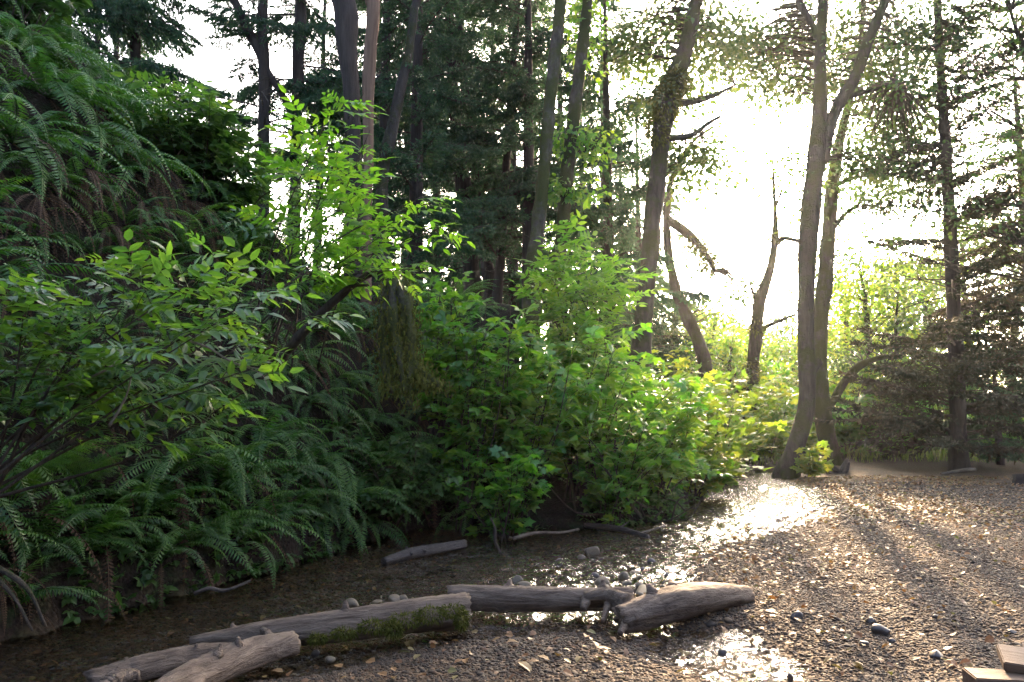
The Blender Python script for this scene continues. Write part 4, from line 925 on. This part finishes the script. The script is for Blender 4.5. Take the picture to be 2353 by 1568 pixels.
def fern(loc, out, nf, L, kinds, label, group, ndead=0, spread=1.9, name='sword_fern', tilt=0.0):
    root = thing(name, label, 'fern', loc, group); a0 = math.atan2(out[1], out[0])
    for k in range(nf):
        a = a0 + spread * (2 * (k + .5 + random.uniform(-.4, .4)) / nf - 1); l = L * random.uniform(.7, 1.15)
        m = Matrix.Rotation(a, 4, 'Z') @ Matrix.Rotation(-random.uniform(-.35, .3) - tilt, 4, 'Y') @ Matrix.Rotation(random.uniform(-.35, .35), 4, 'X') @ Matrix.Diagonal((l, l, l, 1))
        link('frond', random.choice(kinds), root, mat=m)
    for k in range(ndead):
        a = a0 + random.uniform(-1, 1); l = L * random.uniform(.6, 1.1)
        link('dead_frond', random.choice(FR_DEAD), root, mat=Matrix.Rotation(a, 4, 'Z') @ Matrix.Rotation(random.uniform(-.2, .3), 4, 'Y') @ Matrix.Diagonal((l, l, l, 1)))
    return root
def to_px(p):
    c, s = math.cos(PITCH), math.sin(PITCH); d = np.asarray(p) - CAM
    f = d[1] * c + d[2] * s; up = -d[1] * s + d[2] * c
    return 1176.5 + FPX * d[0] / f, 784 - FPX * up / f
# ferns one can point at, along the waterline
HERO = [(120, 1010, 5.2, 'lady', 9, .85, 'broad pale green lady fern at the left edge below the elder'),
        (190, 1130, 5.3, 'lady', 9, .6, 'lady fern with a wide drooping frond left of the dark hollow'),
        (60, 1290, 5.0, 'arch', 10, .7, 'sword fern at the lower left above the dead brown frond'),
        (330, 1200, 5.9, 'arch', 11, .75, 'sword fern leaning over the water, left of the fern cluster'),
        (370, 1300, 6.0, 'arch', 9, .55, 'small sword fern dipping its tips in the dark water'),
        (520, 1160, 6.9, 'arch', 13, .95, 'large arching sword fern at the waterline in the lower left'),
        (600, 1230, 6.9, 'arch', 12, .75, 'sword fern whose pale tips touch the stream'),
        (660, 1120, 7.8, 'arch', 12, .9, 'sword fern with long curling tips above the stream bend'),
        (790, 1180, 8.7, 'arch', 11, .9, 'sword fern overhanging the stream at the foot of the bank'),
        (860, 1080, 9.6, 'arch', 11, .9, 'sword fern below the hanging moss'),
        (990, 1080, 10.8, 'hang', 12, 1.1, 'dark drooping sword fern between the hanging moss and the thicket'),
        (110, 230, 7.6, 'hang', 20, 1.5, 'big drooping sword fern at the upper left of the slope'),
        (30, 330, 6.6, 'hang', 16, 1.4, 'drooping sword fern at the upper left picture edge'),
        (200, 330, 8.2, 'hang', 16, 1.3, 'drooping sword fern on the slope right of the big one'),
        (20, 1180, 5, 'lady', 9, .8, 'lady fern at the left edge halfway down to the water'), (150, 1330, 5, 'arch', 11, .7, 'sword fern over the dark water right of the dead brown fronds'), (240, 1270, 5, 'arch', 11, .8, 'sword fern low on the bank in front of the dark hollow'), (440, 1270, 6, 'arch', 11, .8, 'sword fern at the waterline above the crooked grey stick'), (40, 1400, 5, 'arch', 9, .55, 'small sword fern beside the dead brown fronds at lower left'),
        (60, 130, 8, 'hang', 18, 1.3, 'drooping sword fern at the top left corner above the big one'), (190, 190, 8.4, 'hang', 16, 1.4, 'drooping sword fern below the thin corner trunk'), (290, 400, 8.6, 'hang', 14, 1.2, 'drooping sword fern in the dark part of the slope below the blue-grey trunk')]
taken = []
for (u, v, D, kd, nf, L, lab) in HERO:
    p = px(u, v, D)
    # walk along the view ray until it meets the bank
    for d in np.arange(3.5, 16, .05):
        q = px(u, v, d)
        if q[2] < tz(q[0], q[1]): p = q; break
    p[2] = tz(p[0], p[1]); o, s = outward(p[0], p[1]); taken.append(p[:2])
    fern(p, o, nf, L * (1.3 if v > 900 else 1), {'lady': FR_LADY, 'arch': FR_ARCH, 'hang': FR_HANG}[kd], lab, None, 3 if kd == 'hang' else 1, 1.9, 'lady_fern' if kd == 'lady' else 'sword_fern', .15)
def fern_words(u, zn, big, dead):
    where = 'at the left edge' if u < 160 else 'below corner spruce' if u < 330 else 'left of bright elder' if u < 560 else 'under dim elder' if u < 700 else 'behind bright elder' if u < 860 else 'beside hanging moss' if u < 960 else 'behind the thicket'
    z = {'low': 'low on bank', 'mid': 'halfway up bank', 'top': 'high on slope'}[zn]
    return ('large' if big else 'small') + ' sword fern' + (' with dead fronds ' if dead > 1 else ' ') + z + ' ' + where, 'sword ferns ' + z + ' ' + where
quota = {'low': 34, 'mid': 75, 'top': 85}; cnt = 0
FX = rng.uniform(-9, 1, 14000); FY = rng.uniform(3.6, 16, 14000); FD, FN = sdist(FX, FY, SHORE_L)
taken3 = [(q[0], q[1], tz(q[0], q[1])) for q in taken]
for _ in range(14000):
    x, y = FX[_], FY[_]
    d, nx = FD[_], FN[_]
    if d < .04 or d > 5.5 or nx > -.4: continue
    z = tz(x, y); u, v = to_px((x, y, z))
    if not (-120 < u < 1120 and -60 < v < 1500): continue
    zn = 'low' if d < .55 else ('mid' if d < 1.9 else 'top')
    if quota[zn] <= 0: continue
    if any((x - q[0]) ** 2 + (y - q[1]) ** 2 + .6 * (z - q[2]) ** 2 < ((.36 if zn == 'low' else .40)) ** 2 for q in taken3): continue
    quota[zn] -= 1; taken3.append((x, y, z)); o, sl = outward(x, y)
    hang = random.random() < (.25 if zn == 'low' else .6)
    nd = random.choice([0, 1, 3, 5]) if zn != 'low' else random.choice([0, 0, 2]); L = random.uniform(.7, 1.15) if zn != 'low' else random.uniform(.8, 1.25)
    lab, grp = fern_words(u, zn, L > .95, nd)
    fern((x, y, z), o, random.randint(8, 11), L, FR_HANG if hang else FR_ARCH, lab, grp, ndead=nd)
    cnt += 1
print('ferns', cnt)

# ------------------------------------------------------------------ bank details
DEADC = ['at the left edge under the drooping ferns', 'below the drooping fern at upper left', 'left of the dim elder shrub', 'above the near elder leaves at left', 'high on the slope below the blue-grey trunk', 'in the dark hollow above the near elder', 'beside the dim elder shrub', 'under the white gap at the slope edge', 'right of the mossy dark branch', 'above the hanging moss']
for (u, v), wd in zip(((70, 470), (170, 420), (400, 480), (230, 540), (330, 390), (310, 500), (440, 530), (470, 420), (800, 760), (850, 700)), DEADC):
    for dd in np.arange(4, 16, .05):
        q = px(u, v, dd)
        if q[2] < tz(q[0], q[1]): break
    q[2] = tz(q[0], q[1]) + .05; o, sl = outward(q[0], q[1]); q[:2] += o * .12
    fern(q, o, 0, 1.0, FR_DEAD, 'curtain of brown dead fern fronds hanging ' + wd, None, 12, 1.2, 'dead_fern')
# roots draped in moss
root = thing('mossy_root', 'curtain of mossy roots hanging down the bank left of the thicket', 'root', px(920, 660, 10.9))
for k, pts in enumerate([[(905, 640), (900, 720), (915, 800), (930, 900)], [(915, 650), (930, 740), (950, 830), (1010, 890)], [(900, 660), (880, 760), (890, 860), (900, 900)], [(925, 650), (940, 720), (945, 800), (940, 930)], [(910, 690), (920, 780), (960, 850), (985, 885)]]):
    C = catmull([px(u, v, 9.9 - .25 * i) for i, (u, v) in enumerate(pts)], 16); o = np.array(root.location)
    V, F = tube(C - o, np.linspace(.085, .03, 16), 10, .5, 7, k); r = link('root', mesh('root', V, F, M['bark_mossy'], True), root)
    b = MB()
    for c in C:
        for _ in range(60):
            a = rng.normal(0, 1, 3) * np.array([.085, .06, .05]); p = c + a; l = rng.uniform(.02, .09)
            wv = unit(rng.normal(size=3) * [1, 1, .2]) * .013; b.add([p - wv, p + wv, p + np.array([rng.normal(0, .02), rng.normal(0, .02), -l])], [[[0, 1, 2]]], rng.uniform(0, 1))
    tag(link('moss_fringe', b.mesh('moss_fringe', M['moss'], False, o), r, loc=(0, 0, 0)), kind='stuff')
def stick(name, label, pts, w0, w1, mat, forks=(), cat='branch'):
    P = catmull([px(*p) for p in pts], 16); D = pts[0][2]; o = P[0].copy(); root = thing(name, label, cat, o)
    V, F = tube(P - o, np.linspace(w0, w1, 16) * .5 * D / FPX, 7, .12, 14, int(pts[0][0])); link('stem', mesh('stem', V, F, M[mat], True), root)
    for f in forks:
        Q = catmull([px(*p) for p in f], 8); V, F = tube(Q - o, np.linspace(w1 * 1.2, w1 * .5, 8) * .5 * D / FPX, 5, .1, 14, 3); link('fork', mesh('fork', V, F, M[mat], True), root)
stick('dead_twig', 'short pale dead twig hanging below the near elder leaves', [(302, 865, 4.7), (292, 905, 4.7), (272, 945, 4.7), (250, 980, 4.7)], 4, 7, 'twig_pale')
stick('dead_twig', 'thin pale twig crossing the near elder stem', [(80, 910, 4.6), (160, 885, 4.6), (235, 855, 4.6), (270, 830, 4.65)], 3, 6, 'twig_pale')
stick('dead_twig', 'forked pale twig sticking out of the near elder leaves', [(425, 780, 5.0), (480, 800, 5.0), (540, 835, 5.0), (618, 852, 5.0)], 7, 2, 'twig_pale', [[(540, 835, 5.0), (600, 860, 5.0), (615, 890, 5.0)]])
stick('fallen_branch', 'dark mossy branch slanting out of the bank under the bright shrub', [(640, 830, 8.8), (700, 760, 8.4), (770, 690, 8.2), (850, 630, 8.2), (905, 630, 8.2)], 26, 10, 'bark_twig', [[(770, 690, 8.2), (800, 660, 8.1), (850, 655, 8.1)]])
stick('dead_twig', 'thin upright stick standing in the stream beyond the sunken log', [(1150, 1272, 8.1), (1138, 1245, 8.1), (1138, 1215, 8.1), (1127, 1190, 8.1)], 7, 4, 'bark_twig')
stick('dead_twig', 'grey crooked stick at the waterline below the ferns', [(445, 1365, 5.95), (480, 1352, 6.0), (510, 1358, 6.05), (540, 1350, 6.1), (575, 1335, 6.2)], 10, 6, 'drift_dark')
stick('fallen_branch', 'curved grey branch at the waterline below the thicket', [(1180, 1238, 9.6), (1230, 1225, 9.8), (1290, 1224, 10.0), (1330, 1216, 10.2)], 9, 5, 'drift')
stick('fallen_branch', 'pale fallen branch at the foot of the brownish spruce', [(2160, 1090, 20), (2200, 1083, 20), (2240, 1078, 20)], 5, 11, 'drift')
# tangle of bare branches under the thicket
o = px(1430, 1190, 11.0); o[2] = tz(o[0], o[1]); root = thing('brush_tangle', 'tangle of bare brown branches under the right end of the thicket', 'branches', o)
for k in range(22):
    a = px(rng.uniform(1320, 1580), rng.uniform(1165, 1205), rng.uniform(10.4, 11.3)); b_ = a + np.array([rng.normal(0, .5), rng.uniform(-.5, .3), rng.uniform(.1, .8)])
    C = catmull([a, (a + b_) / 2 + rng.normal(0, .1, 3), b_], 9); V, F = tube(C - o, np.linspace(rng.uniform(.012, .024), .005, 9), 5, .1, 8, k); link('branch', mesh('branch', V, F, M['bark_twig' if k % 3 else 'bark_mossy'], True), root)
# dead fern trunk at lower left
r = fern(px(-20, 1310, 5.0), unit(np.array([.9, -.4])), 2, .5, FR_DEAD, 'mass of dead brown fern fronds hanging at the lower left edge', None, 12, 1.2, 'dead_fern')
stub(r, px(-30, 1290, 4.95), px(105, 1440, 4.85), .022, .008, M['bark_twig'], 'root', 3, px(60, 1350, 4.9))
stub(r, px(-30, 1310, 4.9), px(75, 1450, 4.8), .016, .006, M['bark_twig'], 'root', 4, px(30, 1370, 4.85))
# root crown by the alders
o = G(1930, 1092); root = thing('driftwood_root', 'tangled upturned driftwood root on gravel beside the alder feet', 'root', o)
for k, pts in enumerate([[(1930, 1090), (1915, 1075), (1890, 1068)], [(1930, 1090), (1940, 1070), (1948, 1055)], [(1935, 1092), (1945, 1080), (1952, 1062)], [(1925, 1092), (1905, 1088), (1898, 1078)], [(1900, 1094), (1930, 1090), (1955, 1092)]]):
    C = catmull([px(u, v, o[1] - .1 * i) for i, (u, v) in enumerate(pts)], 10); V, F = tube(C - o, np.linspace(.09, .03, 10), 7, .2, 5, k); link('root', mesh('root', V, F, M['drift_dark'], True), root)
# stump at right edge
o = G(2352, 1118); root = thing('tree_stump', 'low dark cut stump at the right edge of the gravel', 'stump', o)
V, F = tube(np.array([[0, 0, -.1], [0, 0, .05], [.01, 0, .16], [.0, .01, .28]]), [.26, .23, .20, .19], 16, .1, 3, 4); link('trunk', mesh('trunk', V, F, M['bark_dark'], True), root)
# sawn timber, bottom right corner
def boxmesh(name, dims, mat, bev=.006):
    import bmesh
    b = bmesh.new(); bmesh.ops.create_cube(b, size=1)
    for v in b.verts: v.co = Vector((v.co.x * dims[0], v.co.y * dims[1], v.co.z * dims[2]))
    bmesh.ops.bevel(b, geom=b.edges[:], offset=bev, segments=2, affect='EDGES')
    me = bpy.data.meshes.new(name); b.to_mesh(me); b.free(); me.materials.append(mat); return me
M['timber'] = mat_bark('sawn_timber', (.10, .065, .042), (.23, .165, .115), None, 0, (2, 18, 18), .3, .7)
o = px(2312, 1560, 4.02); bo = link('sawn_timber', boxmesh('sawn_timber', (.36, .18, .16), M['timber'])); bo.location = (o[0], o[1], tz(o[0], o[1]) + .07); bo.rotation_euler = (0, 0, -.18); tag(bo, 'sawn timber block with a shaded front at the bottom right corner', 'timber')
o = px(2375, 1540, 4.1); bo = link('sawn_plank', boxmesh('sawn_plank', (.3, .26, .05), M['timber'])); bo.location = (o[0], o[1], tz(o[0], o[1]) + .19); bo.rotation_euler = (.12, .05, -.45); tag(bo, 'sawn plank lying on the timber block at the bottom right corner', 'plank')

# ------------------------------------------------------------------ small growth and litter
def scatter_leaves(name, label, cat, pts, kind, mat, scale, upj=.5, lift=.02, tb=0.0):
    n = len(pts); a = rng.uniform(0, 6.28, n); d = np.stack([np.cos(a), np.sin(a), rng.normal(0, .2, n)], 1)
    A, P = frames(pts + np.array([0, 0, lift]), d, upj, scale, .4)
    r = tag(link(name, None, loc=(0, 0, 0)), label, cat, kind='stuff')
    nv = len(KINDS[kind]); pick = rng.integers(0, nv, n); V = []; F3 = []; F4 = []; T = []; n0 = 0
    for q in range(nv):
        s = np.where(pick == q)[0]; v, f3, f4, t = KINDS[kind][q].arr; k = len(v)
        V.append((np.einsum('nij,vj->nvi', A[s], v) + P[s][:, None]).reshape(-1, 3)); base = (n0 + np.arange(len(s)) * k)[:, None, None]
        if len(f3): F3.append((f3[None] + base).reshape(-1, 3))
        if len(f4): F4.append((f4[None] + base).reshape(-1, 4))
        T.append((t[None] * 0 + rng.uniform(0, 1, len(s))[:, None]).ravel()); n0 += len(s) * k
    F = ([np.concatenate(F3)] if F3 else []) + ([np.concatenate(F4)] if F4 else [])
    me = mesh(name, np.concatenate(V), F, M[mat], False, np.concatenate(T))
    bpy.data.objects.remove(r); return tag(link(name, me), label, cat, kind='stuff')
def sample(n, x0, x1, y0, y1, cond):
    x = rng.uniform(x0, x1, n); y = rng.uniform(y0, y1, n); k = cond(x, y); x, y = x[k], y[k]; return np.stack([x, y, terrain(x, y)], 1)
L_ = lambda x, y: sdist(x, y, SHORE_L)[0]
R_ = lambda x, y: -sdist(x, y, SHORE_R)[0]
pts = np.concatenate([sample(70000, -5, 3.5, 3.5, 12.5, lambda x, y: (L_(x, y) > -.06) & (L_(x, y) < .35) & (snoise(x, y, 1.6, 44, 2) > -.2)), sample(60000, -8, 8, 3.5, 20, lambda x, y: (L_(x, y) > -.1) & (L_(x, y) < 4.5) & (rng.random(len(x)) < np.exp(-L_(x, y) * .8)) & (snoise(x, y, 2.2, 77, 3) > .25))])
pts[:, 2] += rng.uniform(0, .12, len(pts))
scatter_leaves('ground_cover', 'small leafy ground cover on the shaded bank and shore', 'ground cover', pts, 'tri', 'cover', .72)
pts = sample(60000, -3, 14, 3.8, 19, lambda x, y: (R_(x, y) > -.1) & (np.abs(x) < .74 * y) & (rng.random(len(x)) < .12 + .95 * smooth01(snoise(x, y, .8, 5, 3) + .1) * smooth01((y - 5) / 5)))
pts[:, 2] += rng.uniform(.01, .03, len(pts))
bed = sample(5000, -4.5, 4, 4, 11, lambda x, y: (L_(x, y) < -.1) & (R_(x, y) < -.1) & (rng.random(len(x)) < .3)); bed[:, 2] = np.minimum(bed[:, 2] + .02, WATER - .02); pts = np.concatenate([pts, bed])
scatter_leaves('leaf_litter', 'brown and yellow fallen leaves strewn over the gravel', 'leaf litter', pts, 'simple', 'litter', .66, .3)
# larger fallen leaves
for (u, v, s, t, lab) in ((1397, 1500, .75, .45, 'yellow-brown fallen leaf on the near gravel, brightest of those in the foreground'), (1862, 1357, .8, .95, 'green fallen leaf lying on the open gravel right of the logs'), (1265, 1405, .6, .8, 'pale fallen leaf in the dark gap below the straight log'), (1190, 1545, .9, .8, 'large pale green fallen leaf at the bottom edge of the gravel'), (1235, 1530, .7, .75, 'pale fallen leaf just above the large pale green one'), (940, 1460, .8, .85, 'pale green fallen leaf under the mossy log'), (1530, 1440, .6, .9, 'round green leaf floating beside the rooted log'), (1165, 1495, .6, .7, 'tan fallen leaf on the gravel below the straight log'), (1400, 1460, .6, .9, 'green-edged fallen leaf beside the root stubs'), (1760, 1420, .8, .9, 'dull green leaf on the wet glittering gravel'), (1380, 1520, .7, .1, 'dark curled leaf below the yellow-brown one'), (2105, 1305, .8, .6, 'orange leaf far out on the gravel at right')):
    p = G(u, v); p[2] = tz(p[0], p[1]) + .04
    b = leaf_lobed(int(u), .11) if t < .5 else leaf_simple(int(u), .13); b.T = [np.full(len(q), t) for q in b.T]
    o = link('fallen_leaf', b.mesh('fallen_leaf', M['litter']), loc=p); o.rotation_euler = (random.uniform(-.2, .2), random.uniform(-.2, .2), random.uniform(0, 6.28)); o.scale = (s, s, s); tag(o, lab, 'leaf')
# meadow grass beyond the path
b = MB()
for _ in range(9000):
    x = rng.uniform(5, 17); y = rng.uniform(24, 46)
    if abs(x - 10.2 - .12 * (y - 22)) < .9 and y < 34: continue
    z = tz(x, y); h = rng.uniform(.3, .95); a = rng.uniform(0, 6.28); wv = np.array([math.cos(a), math.sin(a), 0]) * .012; ln = rng.normal(0, .18, 2)
    b.add([[x - wv[0], y - wv[1], z], [x + wv[0], y + wv[1], z], [x + ln[0], y + ln[1], z + h]], [[[0, 1, 2]]], rng.uniform(0, 1))
tag(link('meadow_grass', b.mesh('meadow_grass', M['grass'])), 'pale green tall grass in the clearing beyond the gravel', 'grass', kind='stuff')

# ------------------------------------------------------------------ hazy air, also standing in for lens glare near the sun
hv = bpy.data.materials.new('pale_haze'); hv.use_nodes = True; n = hv.node_tree.nodes; n.clear()
pv = n.new('ShaderNodeVolumePrincipled'); pv.inputs['Color'].default_value = (.84, .92, 1.0, 1); pv.inputs['Density'].default_value = HAZE; pv.inputs['Anisotropy'].default_value = .68
ou = n.new('ShaderNodeOutputMaterial'); hv.node_tree.links.new(pv.outputs[0], ou.inputs['Volume'])
Vb = np.array([[sx * 430, 9 + sy * 430, z] for z in (-4, 34) for sx, sy in ((-1, -1), (1, -1), (1, 1), (-1, 1))])
hz = link('haze', mesh('haze', Vb, [[[3, 2, 1, 0], [4, 5, 6, 7], [0, 1, 5, 4], [1, 2, 6, 5], [2, 3, 7, 6], [3, 0, 4, 7]]], hv)); tag(hz, kind='stuff')
# look-alikes that share a label are told apart by their order across the picture
same = {}
for o in SC.objects:
    if o.parent is None and o.get('label') and o.get('group'): same.setdefault(o['label'], []).append(o)
ORD = ['leftmost', 'second from left', 'third from left', 'fourth from left', 'fifth from left', 'sixth from left', 'seventh from left', 'eighth from left', 'ninth from left', 'tenth from left', 'eleventh from left', 'twelfth from left', 'thirteenth from left', 'fourteenth from left']
for lab, os_ in same.items():
    if len(os_) < 2: continue
    os_.sort(key=lambda o: to_px(o.location)[0])
    for i, o in enumerate(os_): o['label'] = lab + ', ' + (ORD[i] if i < len(os_) - 1 or i >= len(ORD) else 'rightmost')
print('objects', len(SC.objects), 'tris', sum(len(m.loops) - 2 * len(m.polygons) for m in bpy.data.meshes if m.users))
